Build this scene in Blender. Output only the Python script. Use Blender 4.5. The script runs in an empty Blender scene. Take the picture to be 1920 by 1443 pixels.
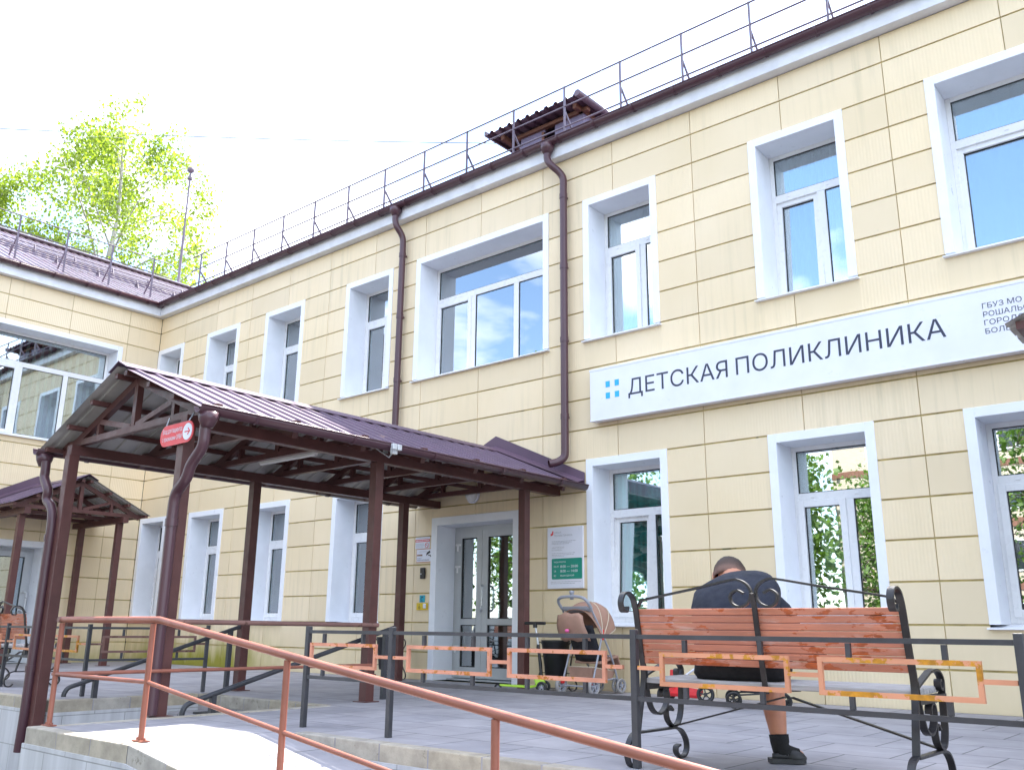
import bpy, bmesh, math, random
from mathutils import Vector, Matrix, Quaternion
R = math.radians
SC = bpy.context.scene
COL = SC.collection
random.seed(7)

# ------------------------------------------------------------------ camera
CAMP = Vector((17.368, -9.0, 0.688))
def cam_axes(yaw=-0.7034942, pitch=0.2634561, roll=0.009401):
    f = Vector((math.sin(yaw)*math.cos(pitch), math.cos(yaw)*math.cos(pitch), math.sin(pitch)))
    r = Vector((math.cos(yaw), -math.sin(yaw), 0)); u = r.cross(f)
    c, s = math.cos(roll), math.sin(roll)
    return c*r+s*u, -s*r+c*u, f
_r, _u, _f = cam_axes()
cam = bpy.data.cameras.new('camera'); camo = bpy.data.objects.new('camera', cam); COL.objects.link(camo)
camo.matrix_world = Matrix(((_r.x, _u.x, -_f.x, CAMP.x), (_r.y, _u.y, -_f.y, CAMP.y), (_r.z, _u.z, -_f.z, CAMP.z), (0, 0, 0, 1)))
cam.sensor_width = 36; cam.lens = 36*1685.54/1920; cam.clip_start = 0.05; cam.clip_end = 2000
SC.camera = camo

# ------------------------------------------------------------------ light and sky
SUN_DIR = Vector((-0.05, 0.69, 1.0)).normalized()
sun = bpy.data.lights.new('sun', 'SUN'); sun.energy = 4.5; sun.angle = R(0.5); sun.color = (1, .96, .9)
suno = bpy.data.objects.new('sun', sun); COL.objects.link(suno)
suno.rotation_mode = 'QUATERNION'; suno.rotation_quaternion = SUN_DIR.to_track_quat('Z', 'Y'); suno.location = (0, 20, 40)
W = bpy.data.worlds.new('World'); SC.world = W; W.use_nodes = True
nt = W.node_tree; N = nt.nodes; L = nt.links; N.clear()
out = N.new('ShaderNodeOutputWorld'); bg = N.new('ShaderNodeBackground'); bg.inputs['Strength'].default_value = 0.15
sky = N.new('ShaderNodeTexSky'); sky.sky_type = 'NISHITA'; sky.sun_disc = False
sky.sun_elevation = math.asin(SUN_DIR.z); sky.sun_rotation = math.atan2(SUN_DIR.x, SUN_DIR.y)
sky.air_density = 1.0; sky.dust_density = 0.6; sky.ozone_density = 1.5
tc = N.new('ShaderNodeTexCoord'); sep = N.new('ShaderNodeSeparateXYZ'); L.new(tc.outputs['Generated'], sep.inputs[0])
mz = N.new('ShaderNodeMath'); mz.operation = 'MAXIMUM'; L.new(sep.outputs['Z'], mz.inputs[0]); mz.inputs[1].default_value = 0.0
az = N.new('ShaderNodeMath'); az.operation = 'ADD'; L.new(mz.outputs[0], az.inputs[0]); az.inputs[1].default_value = 0.25
dx = N.new('ShaderNodeMath'); dx.operation = 'DIVIDE'; L.new(sep.outputs['X'], dx.inputs[0]); L.new(az.outputs[0], dx.inputs[1])
dy = N.new('ShaderNodeMath'); dy.operation = 'DIVIDE'; L.new(sep.outputs['Y'], dy.inputs[0]); L.new(az.outputs[0], dy.inputs[1])
cmb = N.new('ShaderNodeCombineXYZ'); L.new(dx.outputs[0], cmb.inputs[0]); L.new(dy.outputs[0], cmb.inputs[1])
no = N.new('ShaderNodeTexNoise'); no.inputs['Scale'].default_value = 1.7; no.inputs['Detail'].default_value = 9; no.inputs['Roughness'].default_value = 0.55
no.inputs['Distortion'].default_value = 0.25
L.new(cmb.outputs[0], no.inputs['Vector'])
rp = N.new('ShaderNodeValToRGB'); rp.color_ramp.elements[0].position = 0.45; rp.color_ramp.elements[1].position = 0.57
L.new(no.outputs['Fac'], rp.inputs[0])
mx = N.new('ShaderNodeMix'); mx.data_type = 'RGBA'; L.new(rp.outputs['Color'], mx.inputs['Factor'])
L.new(sky.outputs[0], mx.inputs['A']); mx.inputs['B'].default_value = (5.6, 5.9, 6.5, 1)
L.new(mx.outputs['Result'], bg.inputs['Color']); L.new(bg.outputs[0], out.inputs[0])
SC.view_settings.view_transform = 'Standard'; SC.view_settings.look = 'None'
SC.view_settings.exposure = 2.1; SC.view_settings.gamma = 1.0; SC.view_settings.use_curve_mapping = False
SC.cycles.max_bounces = 8; SC.cycles.diffuse_bounces = 4; SC.cycles.glossy_bounces = 4; SC.cycles.transparent_max_bounces = 16
SC.cycles.use_denoising = True

# ------------------------------------------------------------------ materials
def newmat(name):
    m = bpy.data.materials.new(name); m.use_nodes = True
    t = m.node_tree; b = t.nodes['Principled BSDF']
    return m, t, b
def nd(t, typ, **kw):
    n = t.nodes.new(typ)
    for k, v in kw.items():
        setattr(n, k, v)
    return n
def posn(t, scale=(1, 1, 1)):
    g = nd(t, 'ShaderNodeNewGeometry'); mp = nd(t, 'ShaderNodeMapping'); mp.inputs['Scale'].default_value = scale
    t.links.new(g.outputs['Position'], mp.inputs['Vector']); return mp.outputs[0]
def noise(t, vec, scale, detail=4, rough=.55):
    n = nd(t, 'ShaderNodeTexNoise'); n.inputs['Scale'].default_value = scale; n.inputs['Detail'].default_value = detail
    n.inputs['Roughness'].default_value = rough; t.links.new(vec, n.inputs['Vector']); return n.outputs['Fac']
def ramp(t, fac, stops):
    r = nd(t, 'ShaderNodeValToRGB'); e = r.color_ramp.elements
    while len(e) < len(stops): e.new(0.5)
    for i, (p, c) in enumerate(stops):
        e[i].position = p; e[i].color = (c[0], c[1], c[2], 1) if isinstance(c, (tuple, list)) else (c, c, c, 1)
    t.links.new(fac, r.inputs[0]); return r.outputs[0]
def mixc(t, fac, a, b, mode='MIX'):
    m = nd(t, 'ShaderNodeMix', data_type='RGBA', blend_type=mode)
    for s, v in (('Factor', fac), ('A', a), ('B', b)):
        if isinstance(v, (int, float)): m.inputs[s].default_value = v
        elif isinstance(v, tuple): m.inputs[s].default_value = (v[0], v[1], v[2], 1)
        else: t.links.new(v, m.inputs[s])
    return m.outputs['Result']
def mth(t, op, a, b=0.0):
    m = nd(t, 'ShaderNodeMath', operation=op)
    for i, v in enumerate((a, b)):
        if isinstance(v, (int, float)): m.inputs[i].default_value = v
        else: t.links.new(v, m.inputs[i])
    return m.outputs[0]
def bump(t, b, h, strength, dist=.01):
    n = nd(t, 'ShaderNodeBump'); n.inputs['Strength'].default_value = strength; n.inputs['Distance'].default_value = dist
    t.links.new(h, n.inputs['Height']); t.links.new(n.outputs[0], b.inputs['Normal'])
def dark(c, k): return tuple(x*k for x in c)
def pm(name, c, rough=.5, metal=0., var=.15, scale=6., bmp=0., bscale=60., spec=None, stretch=(1, 1, 1), c2=None, cut=None, rv=1.):
    m, t, b = newmat(name)
    v = posn(t, stretch); n = noise(t, v, scale, 6)
    col = ramp(t, n, [(.3, dark(c, 1-var)), (.7, dark(c, 1+var*.6))])
    if c2:
        n2 = noise(t, v, cut[1] if cut else scale*2, 8, .65)
        f = ramp(t, n2, [((cut[0] if cut else .58), 0.), ((cut[0] if cut else .58)+.05, 1.)])
        col = mixc(t, f, col, c2)
    t.links.new(col, b.inputs['Base Color'])
    rr = ramp(t, noise(t, v, scale*3, 3), [(.3, max(0, rough-.08*rv)), (.7, min(1, rough+.1*rv))])
    t.links.new(rr, b.inputs['Roughness']); b.inputs['Metallic'].default_value = metal
    if spec is not None: b.inputs['Specular IOR Level'].default_value = spec
    if bmp: bump(t, b, noise(t, v, bscale, 4), bmp)
    return m
M = {}
def mk_cladding(name, axis):
    m, t, b = newmat(name)
    g = nd(t, 'ShaderNodeNewGeometry'); p = posn(t)
    n = noise(t, p, .6, 5)
    col = ramp(t, n, [(.3, (.785, .635, .405)), (.7, (.845, .70, .485))])
    rnd = ramp(t, g.outputs['Random Per Island'], [(0., .93), (1., 1.04)])
    col = mixc(t, 1., col, rnd, 'MULTIPLY')
    # vertical dirt streaks
    ps = posn(t, (14, 14, .7)); st = noise(t, ps, 1.0, 6, .6)
    big = noise(t, p, .45, 3)
    fs = mth(t, 'MULTIPLY', ramp(t, st, [(.5, 0.), (.75, .5)]), ramp(t, big, [(.42, 0.), (.65, 1.)]))
    col = mixc(t, fs, col, (.50, .43, .27))
    # small scuffs
    sc = ramp(t, noise(t, p, 9, 8, .7), [(.70, 0.), (.74, .55)])
    col = mixc(t, mth(t, 'MULTIPLY', sc, ramp(t, noise(t, p, 1.1, 2), [(.55, 0.), (.62, 1.)])), col, (.36, .33, .28))
    # green algae low on the wall near the corner
    s = nd(t, 'ShaderNodeSeparateXYZ'); t.links.new(p, s.inputs[0])
    lowz = ramp(t, mth(t, 'ADD', s.outputs['Z'], mth(t, 'MULTIPLY', noise(t, posn(t, (6, 6, 1)), 1., 5), .8)), [(.5, 1.), (1., 0.)])
    xr = ramp(t, mth(t, 'MULTIPLY', mth(t, 'ADD', s.outputs['X'], mth(t, 'MULTIPLY', noise(t, p, 1.3, 3), 1.6)), .1), [(.02, .25), (.2, 1.), (.44, 1.), (.6, .1)])
    col = mixc(t, mth(t, 'MULTIPLY', lowz, xr), col, (.27, .25, .03))
    t.links.new(col, b.inputs['Base Color']); b.inputs['Roughness'].default_value = .55
    w = nd(t, 'ShaderNodeTexWave', wave_type='BANDS', bands_direction=axis); w.inputs['Scale'].default_value = 9.; w.inputs['Distortion'].default_value = .15
    t.links.new(p, w.inputs['Vector'])
    isl = ramp(t, g.outputs['Random Per Island'], [(.45, .1), (.55, 1.)])
    bump(t, b, mth(t, 'MULTIPLY', w.outputs['Fac'], isl), .16, .012)
    return m
M['clad'] = mk_cladding('cladding_cream', 'X'); M['clad_y'] = mk_cladding('cladding_cream_wing', 'Y')
M['groove'] = pm('groove_ochre', (.50, .40, .17), .8, var=.35, scale=5, c2=(.16, .15, .06), cut=(.62, 3.))
M['trim'] = pm('trim_white', (.83, .85, .90), .35, var=.05, scale=3)
M['frame'] = pm('window_frame_white', (.80, .80, .81), .3, var=.04, scale=4)
M['doorframe'] = pm('door_frame_grey', (.52, .54, .56), .35, var=.06, scale=4)
M['gasket'] = pm('gasket_black', (.02, .02, .02), .6)
M['soffit'] = pm('fascia_white', (.74, .75, .79), .5, var=.12, scale=4, c2=(.5, .47, .42), cut=(.72, 6.))
M['brown'] = pm('steel_brown', (.105, .040, .036), .42, var=.22, scale=5, bmp=.08, bscale=90, spec=.45)
M['pipe'] = pm('pipe_brown', (.078, .034, .045), .3, var=.05, scale=2, spec=.5, rv=.2)
M['rail_roof'] = pm('roof_rail_plum', (.16, .125, .16), .45, var=.15, scale=4)
M['roof'] = pm('roof_sheet_plum', (.12, .072, .10), .3, var=.2, scale=2.5, spec=.6)
M['sheet'] = pm('canopy_sheet_brown', (.125, .076, .115), .5, var=.18, scale=1.5, rv=.4, spec=.4, c2=(.24, .15, .14), cut=(.66, 5.))
M['sheet_under'] = pm('canopy_sheet_underside', (.47, .45, .42), .35, var=.35, scale=2.2, spec=.6)
M['wood'] = pm('raw_wood', (.16, .065, .04), .7, var=.4, scale=8, stretch=(1, 6, 6))
M['dorm'] = pm('dormer_plum_sheet', (.17, .14, .22), .4, var=.15)
M['darkhole'] = pm('dark_opening', (.012, .012, .014), .9)
M['railbrown'] = pm('handrail_red_oxide', (.30, .105, .068), .45, var=.22, scale=4, bmp=.1, bscale=70, c2=(.22, .07, .04), cut=(.66, 7.))
M['iron'] = pm('iron_dark_grey', (.047, .048, .056), .42, var=.3, scale=7, bmp=.12, bscale=80, spec=.5, c2=(.12, .07, .05), cut=(.70, 5.))
M['ironb'] = pm('iron_black', (.028, .026, .028), .38, var=.3, scale=9, bmp=.15, bscale=90, spec=.5, c2=(.09, .045, .03), cut=(.72, 7.))
def mk_peel(name, base, under, cut, sc, stretch, grain=0.):
    m, t, b = newmat(name); p = posn(t, stretch)
    a = noise(t, p, sc, 8, .62); c = noise(t, p, sc*.35, 3)
    col = ramp(t, c, [(.3, dark(base, .8)), (.7, dark(base, 1.12))])
    ws = mth(t, 'ADD', mth(t, 'MULTIPLY', a, .72), mth(t, 'MULTIPLY', c, .28))
    f = ramp(t, ws, [(cut, 0.), (cut+.02, 1.)])
    col = mixc(t, f, col, ramp(t, noise(t, p, sc*3, 4), [(.35, under), (.65, dark(under, .6))]))
    if grain:
        gr = ramp(t, noise(t, posn(t, (2.2, 60, 60)), 2.5, 8, .72), [(.42, 0.), (.62, grain)]); col = mixc(t, gr, col, (.30, .15, .12))
        wr = ramp(t, noise(t, posn(t, (2, 9, 9)), 2.2, 8, .7), [(.56, 0.), (.66, .55)]); col = mixc(t, wr, col, (.62, .40, .34))
    f2 = ramp(t, noise(t, p, sc*2.2, 8, .7), [(.68, 0.), (.72, .8)]); col = mixc(t, f2, col, (.09, .05, .04))
    t.links.new(col, b.inputs['Base Color']); b.inputs['Roughness'].default_value = .55
    bump(t, b, noise(t, posn(t, (stretch[0]*4, stretch[1]*30, stretch[2]*30)), 3, 4), .25, .004)
    return m
M['peel'] = mk_peel('peeling_salmon_paint', (.62, .27, .175), (.48, .16, .01), .545, 16., (1, 1, 1))
M['peel2'] = mk_peel('peeling_salmon_paint_orange', (.64, .28, .16), (.62, .27, .015), .515, 9., (1, 1, 1))
M['peel3'] = mk_peel('faded_brown_paint', (.22, .115, .095), (.16, .07, .05), .56, 7., (1, 1, 1))
M['plank'] = mk_peel('bench_plank_salmon', (.61, .225, .135), (.56, .105, .012), .530, 13., (.6, 1.3, 1.3), .40)
M['seatwood'] = pm('weathered_grey_wood', (.42, .40, .40), .6, var=.35, scale=5, stretch=(1, 14, 14), bmp=.3, bscale=12, c2=(.2, .13, .09), cut=(.64, 5.))
def mk_paving():
    m, t, b = newmat('paving_grey_slabs'); p = posn(t)
    br = nd(t, 'ShaderNodeTexBrick'); br.offset = .5; br.inputs['Scale'].default_value = 1.; br.inputs['Brick Width'].default_value = .5; br.inputs['Row Height'].default_value = .5
    br.inputs['Mortar Size'].default_value = .006; br.inputs['Mortar Smooth'].default_value = .3; br.inputs['Color1'].default_value = (.30, .288, .31, 1)
    br.inputs['Color2'].default_value = (.36, .34, .355, 1); br.inputs['Mortar'].default_value = (.13, .13, .13, 1); t.links.new(p, br.inputs['Vector'])
    n = ramp(t, noise(t, p, 2.2, 8, .62), [(.3, .78), (.7, 1.14)])
    col = mixc(t, 1., br.outputs['Color'], n, 'MULTIPLY')
    n3 = ramp(t, noise(t, posn(t, (1.5, 6, 1)), 1.6, 6), [(.58, 0.), (.7, .35)]); col = mixc(t, n3, col, (.55, .53, .55))
    sp = ramp(t, noise(t, p, 16, 8, .7), [(.71, 0.), (.74, .7)]); col = mixc(t, sp, col, (.12, .11, .10))
    t.links.new(col, b.inputs['Base Color']); b.inputs['Roughness'].default_value = .75
    h = mth(t, 'ADD', mth(t, 'MULTIPLY', br.outputs['Fac'], -1.), mth(t, 'MULTIPLY', noise(t, p, 45, 5), .35)); bump(t, b, h, .45, .006)
    return m
M['paving'] = mk_paving()
def mk_tile():
    m, t, b = newmat('wall_tile_light_grey'); g = nd(t, 'ShaderNodeNewGeometry')
    s = nd(t, 'ShaderNodeSeparateXYZ'); t.links.new(g.outputs['Position'], s.inputs[0])
    c = nd(t, 'ShaderNodeCombineXYZ'); t.links.new(mth(t, 'ADD', s.outputs['X'], s.outputs['Y']), c.inputs[0]); t.links.new(mth(t, 'ADD', s.outputs['Z'], .13), c.inputs[1])
    br = nd(t, 'ShaderNodeTexBrick'); br.offset = .5; br.inputs['Scale'].default_value = 1.; br.inputs['Brick Width'].default_value = .6; br.inputs['Row Height'].default_value = .3
    br.inputs['Mortar Size'].default_value = .004; br.inputs['Color1'].default_value = (.50, .50, .53, 1); br.inputs['Color2'].default_value = (.55, .55, .57, 1); br.inputs['Mortar'].default_value = (.30, .30, .30, 1)
    t.links.new(c.outputs[0], br.inputs['Vector'])
    st = ramp(t, noise(t, posn(t, (9, 9, .8)), 1., 5), [(.35, .82), (.65, 1.06)])
    col = mixc(t, 1., br.outputs['Color'], st, 'MULTIPLY')
    t.links.new(col, b.inputs['Base Color']); b.inputs['Roughness'].default_value = .5
    bump(t, b, mth(t, 'MULTIPLY', br.outputs['Fac'], -1.), .3, .004)
    return m
M['tile'] = mk_tile()
def mk_kerb():
    m, t, b = newmat('kerb_stone_beige'); g = nd(t, 'ShaderNodeNewGeometry'); p = posn(t)
    r = ramp(t, g.outputs['Random Per Island'], [(0., (.36, .32, .26)), (.5, (.44, .38, .29)), (1., (.40, .37, .33))])
    n = ramp(t, noise(t, p, 7, 8, .65), [(.3, .68), (.65, 1.12)]); col = mixc(t, 1., r, n, 'MULTIPLY')
    d = ramp(t, noise(t, p, 11, 8, .7), [(.62, 0.), (.70, .75)]); col = mixc(t, d, col, (.10, .09, .06))
    t.links.new(col, b.inputs['Base Color']); b.inputs['Roughness'].default_value = .85; bump(t, b, noise(t, p, 40, 6), .4, .006)
    return m
M['kerb'] = mk_kerb()
M['asphalt'] = pm('asphalt', (.055, .055, .057), .9, var=.3, scale=3, bmp=.4, bscale=120)
M['mat'] = pm('rubber_mat', (.03, .03, .032), .85, bmp=.5, bscale=150)
M['white'] = pm('painted_white', (.77, .78, .86), .35, var=.05, scale=3, c2=(.62, .60, .56), cut=(.75, 4.))
M['ink'] = pm('ink_navy', (.035, .04, .075), .5, var=.05)
M['grey_ink'] = pm('ink_grey', (.42, .43, .47), .5, var=.05)
M['sky_ink'] = pm('ink_sky_blue', (.02, .42, .80), .4, var=.04)
M['green_ink'] = pm('ink_green', (.008, .27, .19), .4, var=.05)
M['red_ink'] = pm('ink_red', (.72, .05, .06), .4, var=.06)
M['yellow'] = pm('sign_yellow', (.72, .50, .02), .45, var=.05)
M['teal_sign'] = pm('sign_teal', (.02, .38, .50), .45, var=.05)
M['black'] = pm('black_plastic', (.016, .016, .018), .38, var=.2, scale=9)
M['grey_pl'] = pm('grey_plastic', (.32, .33, .38), .4, var=.1, scale=9)
M['grey_rub'] = pm('grey_rubber', (.33, .32, .32), .7, var=.1, scale=20)
M['lamp'] = pm('lamp_glass_milky', (.75, .74, .72), .15, var=.03)
M['tube'] = pm('lamp_tube_white', (.70, .67, .64), .35, var=.05)
M['steel'] = pm('steel_zinc', (.45, .46, .48), .35, metal=.7, var=.12)
M['alu'] = pm('alu_handle', (.62, .64, .66), .3, metal=.35, var=.05)
M['brownfab'] = pm('stroller_brown_fabric', (.40, .235, .175), .8, var=.14, scale=9, bmp=.25, bscale=140)
M['blackfab'] = pm('stroller_black_fabric', (.018, .018, .024), .85, var=.2, scale=20, bmp=.2, bscale=200)
M['piping'] = pm('stroller_cream_piping', (.62, .52, .40), .7)
M['pink'] = pm('pink_plastic', (.75, .12, .34), .4)
M['red'] = pm('red_plastic', (.62, .025, .03), .35, var=.08)
M['lime'] = pm('lime_plastic', (.42, .68, .06), .35, var=.08)
M['skin'] = pm('skin', (.52, .225, .135), .5, var=.12, scale=14, bmp=.08, bscale=160)
M['skin'].node_tree.nodes['Principled BSDF'].inputs['Subsurface Weight'].default_value = .08
M['hair'] = pm('hair_short_brown', (.075, .045, .034), .7, var=.4, scale=60, bmp=.6, bscale=260)
M['shirt'] = pm('tshirt_navy', (.014, .017, .031), .85, var=.2, scale=8, bmp=.35, bscale=11)
M['shorts'] = pm('shorts_black', (.013, .013, .016), .9, var=.2, scale=8, bmp=.2, bscale=40)
M['sock'] = pm('sock_black', (.012, .012, .013), .95, var=.2, scale=40, bmp=.3, bscale=300)
M['shoe'] = pm('clog_black', (.03, .03, .032), .55, var=.2, scale=20)
def mk_glass():
    m = bpy.data.materials.new('window_glass'); m.use_nodes = True; t = m.node_tree; t.nodes.clear()
    o = nd(t, 'ShaderNodeOutputMaterial'); mix = nd(t, 'ShaderNodeMixShader'); tr = nd(t, 'ShaderNodeBsdfTransparent'); gl = nd(t, 'ShaderNodeBsdfGlossy')
    tr.inputs['Color'].default_value = (.90, 1., .99, 1); gl.inputs['Roughness'].default_value = 0.0; gl.inputs['Color'].default_value = (.92, .97, 1., 1)
    fr = nd(t, 'ShaderNodeFresnel'); fr.inputs['IOR'].default_value = 1.5
    f = mth(t, 'ADD', mth(t, 'MULTIPLY', fr.outputs[0], .9), .35); t.links.new(f, mix.inputs[0])
    n = noise(t, posn(t), 1.1, 2); bn = nd(t, 'ShaderNodeBump'); bn.inputs['Strength'].default_value = .025; bn.inputs['Distance'].default_value = .05
    t.links.new(n, bn.inputs['Height']); t.links.new(bn.outputs[0], gl.inputs['Normal'])
    t.links.new(tr.outputs[0], mix.inputs[1]); t.links.new(gl.outputs[0], mix.inputs[2]); t.links.new(mix.outputs[0], o.inputs[0])
    return m
M['glass'] = mk_glass()
M['curt_grey'] = pm('interior_grey_curtain', (.40, .76, .78), .9, var=.25, scale=1.3, stretch=(5, 5, .4))
M['curt_teal'] = pm('interior_teal_curtain', (.16, .74, .69), .9, var=.4, scale=1.6, stretch=(8, 8, .4))
M['dim_room'] = pm('interior_blue_grey', (.16, .21, .24), .9, var=.2, scale=1.)  # dim room behind the upper panes, its shade held in this colour
M['unlit_room'] = pm('interior_dark', (.03, .045, .045), .9, var=.3, scale=2)  # near-black colour stands for the shade of unlit rooms
M['blind'] = pm('vertical_blind_strip', (.50, .55, .50), .8, var=.1, scale=3)
def mk_foil():
    m, t, b = newmat('foil_blind'); p = posn(t, (3, 3, 26)); n = noise(t, p, 2.2, 6, .7)
    b.inputs['Metallic'].default_value = .3; b.inputs['Roughness'].default_value = .3
    t.links.new(ramp(t, n, [(.3, (.35, .36, .22)), (.5, (.85, .85, .75)), (.75, (.3, .42, .42))]), b.inputs['Base Color']); bump(t, b, n, 1., .04); return m
M['foil'] = mk_foil()
def mk_leaf(name, a, c, tr):
    m = bpy.data.materials.new(name); m.use_nodes = True; t = m.node_tree; t.nodes.clear()
    o = nd(t, 'ShaderNodeOutputMaterial'); mix = nd(t, 'ShaderNodeMixShader'); mix.inputs[0].default_value = tr
    g = nd(t, 'ShaderNodeNewGeometry'); col = ramp(t, g.outputs['Random Per Island'], [(0., a), (1., c)])
    df = nd(t, 'ShaderNodeBsdfPrincipled'); df.inputs['Roughness'].default_value = .5; ts = nd(t, 'ShaderNodeBsdfTranslucent')
    t.links.new(col, df.inputs['Base Color'])
    t.links.new(mixc(t, 1., col, (1.25, 1.5, .5), 'MULTIPLY'), ts.inputs['Color'])
    t.links.new(df.outputs[0], mix.inputs[1]); t.links.new(ts.outputs[0], mix.inputs[2]); t.links.new(mix.outputs[0], o.inputs[0]); return m
M['birchleaf'] = mk_leaf('birch_leaf', (.16, .20, .035), (.31, .36, .075), .55)
M['leaf'] = mk_leaf('broad_leaf', (.07, .125, .022), (.15, .23, .05), .45)
M['birchbark'] = pm('birch_bark', (.50, .47, .45), .8, var=.3, scale=3, c2=(.08, .07, .07), cut=(.62, 6.), stretch=(1, 1, 3))
M['bark'] = pm('bark_brown', (.10, .075, .055), .9, var=.3, scale=5, bmp=.5, bscale=20)
def mk_brick():
    m, t, b = newmat('apartment_brick'); g = nd(t, 'ShaderNodeNewGeometry'); s = nd(t, 'ShaderNodeSeparateXYZ'); t.links.new(g.outputs['Position'], s.inputs[0])
    c = nd(t, 'ShaderNodeCombineXYZ'); t.links.new(mth(t, 'ADD', s.outputs['X'], s.outputs['Y']), c.inputs[0]); t.links.new(s.outputs['Z'], c.inputs[1])
    br = nd(t, 'ShaderNodeTexBrick'); br.inputs['Scale'].default_value = 1.; br.inputs['Brick Width'].default_value = .25; br.inputs['Row Height'].default_value = .08; br.inputs['Mortar Size'].default_value = .008
    br.inputs['Color1'].default_value = (.44, .35, .26, 1); br.inputs['Color2'].default_value = (.50, .40, .30, 1); br.inputs['Mortar'].default_value = (.5, .45, .38, 1)
    t.links.new(c.outputs[0], br.inputs['Vector']); t.links.new(br.outputs['Color'], b.inputs['Base Color']); b.inputs['Roughness'].default_value = .9; return m
M['brick'] = mk_brick(); M['redband'] = pm('brick_red_band', (.20, .09, .06), .9, var=.2, scale=5)
M['carwhite'] = pm('car_paint_white', (.78, .78, .78), .2, var=.03, spec=.6)
M['carglass'] = pm('car_glass_dark', (.02, .025, .03), .05, var=.1, spec=.8)

# ------------------------------------------------------------------ mesh builder
class MB:
    def __init__(s, T=None): s.v = []; s.f = []; s.mi = []; s.sm = []; s.T = T
    def add(s, vs, fs, m=0, smooth=False):
        o = len(s.v)
        for p in vs:
            p = s.T(p) if s.T else p
            s.v.append(Vector(p))
        for f in fs: s.f.append([i+o for i in f]); s.mi.append(m); s.sm.append(smooth)
    def box(s, x0, x1, y0, y1, z0, z1, m=0):
        s.add([(x0, y0, z0), (x1, y0, z0), (x1, y1, z0), (x0, y1, z0), (x0, y0, z1), (x1, y0, z1), (x1, y1, z1), (x0, y1, z1)],
              [(0, 3, 2, 1), (4, 5, 6, 7), (0, 1, 5, 4), (1, 2, 6, 5), (2, 3, 7, 6), (3, 0, 4, 7)], m)
    def bar(s, p0, p1, w, h, up=(0, 0, 1), m=0):
        p0 = Vector(p0); p1 = Vector(p1); d = (p1-p0).normalized(); up = Vector(up)
        if abs(d.dot(up)) > .98: up = Vector((0, 1, 0)) if abs(d.y) < .9 else Vector((1, 0, 0))
        a = d.cross(up).normalized()*w/2; b = a.cross(d).normalized()*h/2
        vs = [p+i*a+j*b for p in (p0, p1) for i, j in ((-1, -1), (1, -1), (1, 1), (-1, 1))]
        s.add(vs, [(0, 1, 2, 3), (7, 6, 5, 4), (0, 4, 5, 1), (1, 5, 6, 2), (2, 6, 7, 3), (3, 7, 4, 0)], m)
    def tube(s, path, r, n=10, m=0, caps=True, smooth=True):
        P = [Vector(p) for p in path]; rs = r if isinstance(r, (list, tuple)) else [r]*len(P)
        t0 = (P[1]-P[0]).normalized(); up = Vector((0, 0, 1)) if abs(t0.z) < .9 else Vector((1, 0, 0))
        nrm = (up-t0*up.dot(t0)).normalized(); vs = []; prev = t0
        for i, p in enumerate(P):
            if i == 0: t = t0
            elif i == len(P)-1: t = (P[i]-P[i-1]).normalized()
            else: t = ((P[i+1]-P[i]).normalized()+(P[i]-P[i-1]).normalized()).normalized()
            q = prev.rotation_difference(t); nrm = (q @ nrm); nrm = (nrm-t*nrm.dot(t)).normalized(); prev = t; b = t.cross(nrm)
            for k in range(n):
                a = 2*math.pi*k/n; vs.append(p+rs[i]*(math.cos(a)*nrm+math.sin(a)*b))
        fs = [(i*n+k, i*n+(k+1) % n, (i+1)*n+(k+1) % n, (i+1)*n+k) for i in range(len(P)-1) for k in range(n)]
        s.add(vs, fs, m, smooth)
        if caps: s.add(vs[:n], [tuple(range(n))[::-1]], m); s.add(vs[-n:], [tuple(range(n))], m)
    def strip(s, path, thick, w, axis=(1, 0, 0), m=0):   # flat bar following a path, width along axis
        P = [Vector(p) for p in path]; A = Vector(axis)*w/2; vs = []
        for i, p in enumerate(P):
            t = (P[min(i+1, len(P)-1)]-P[max(i-1, 0)]).normalized(); nn = t.cross(Vector(axis)).normalized()*thick/2
            vs += [p+nn+A, p+nn-A, p-nn-A, p-nn+A]
        fs = [(i*4+k, i*4+(k+1) % 4, i*4+4+(k+1) % 4, i*4+4+k) for i in range(len(P)-1) for k in range(4)]
        e = len(vs); fs += [(3, 2, 1, 0), (e-4, e-3, e-2, e-1)]
        s.add(vs, fs, m)
    def lathe(s, prof, c, n=16, axis='z', m=0, sx=1., sy=1.):
        vs = []
        for r, h in prof:
            for k in range(n):
                a = 2*math.pi*k/n; x, y = r*math.cos(a)*sx, r*math.sin(a)*sy
                p = {'z': (x, y, h), 'y': (x, h, y), 'x': (h, x, y)}[axis]; vs.append((c[0]+p[0], c[1]+p[1], c[2]+p[2]))
        fs = [(i*n+k, i*n+(k+1) % n, (i+1)*n+(k+1) % n, (i+1)*n+k) for i in range(len(prof)-1) for k in range(n)]
        if prof[0][0] > 1e-5: fs.append(tuple(range(n)))
        if prof[-1][0] > 1e-5: fs.append(tuple(range((len(prof)-1)*n, len(prof)*n)))
        s.add(vs, fs, m, True)
    def prism(s, pts, off, m=0):   # polygon extruded by vector
        n = len(pts); o = Vector(off); vs = [Vector(p) for p in pts]+[Vector(p)+o for p in pts]
        s.add(vs, [tuple(range(n)), tuple(range(2*n-1, n-1, -1))]+[(i, i+n, (i+1) % n+n, (i+1) % n) for i in range(n)], m)
    def grid(s, rows, m=0, smooth=True, double=0.):
        nr, nc = len(rows), len(rows[0]); vs = [p for r in rows for p in r]
        s.add(vs, [(i*nc+j, i*nc+j+1, (i+1)*nc+j+1, (i+1)*nc+j) for i in range(nr-1) for j in range(nc-1)], m, smooth)
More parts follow.
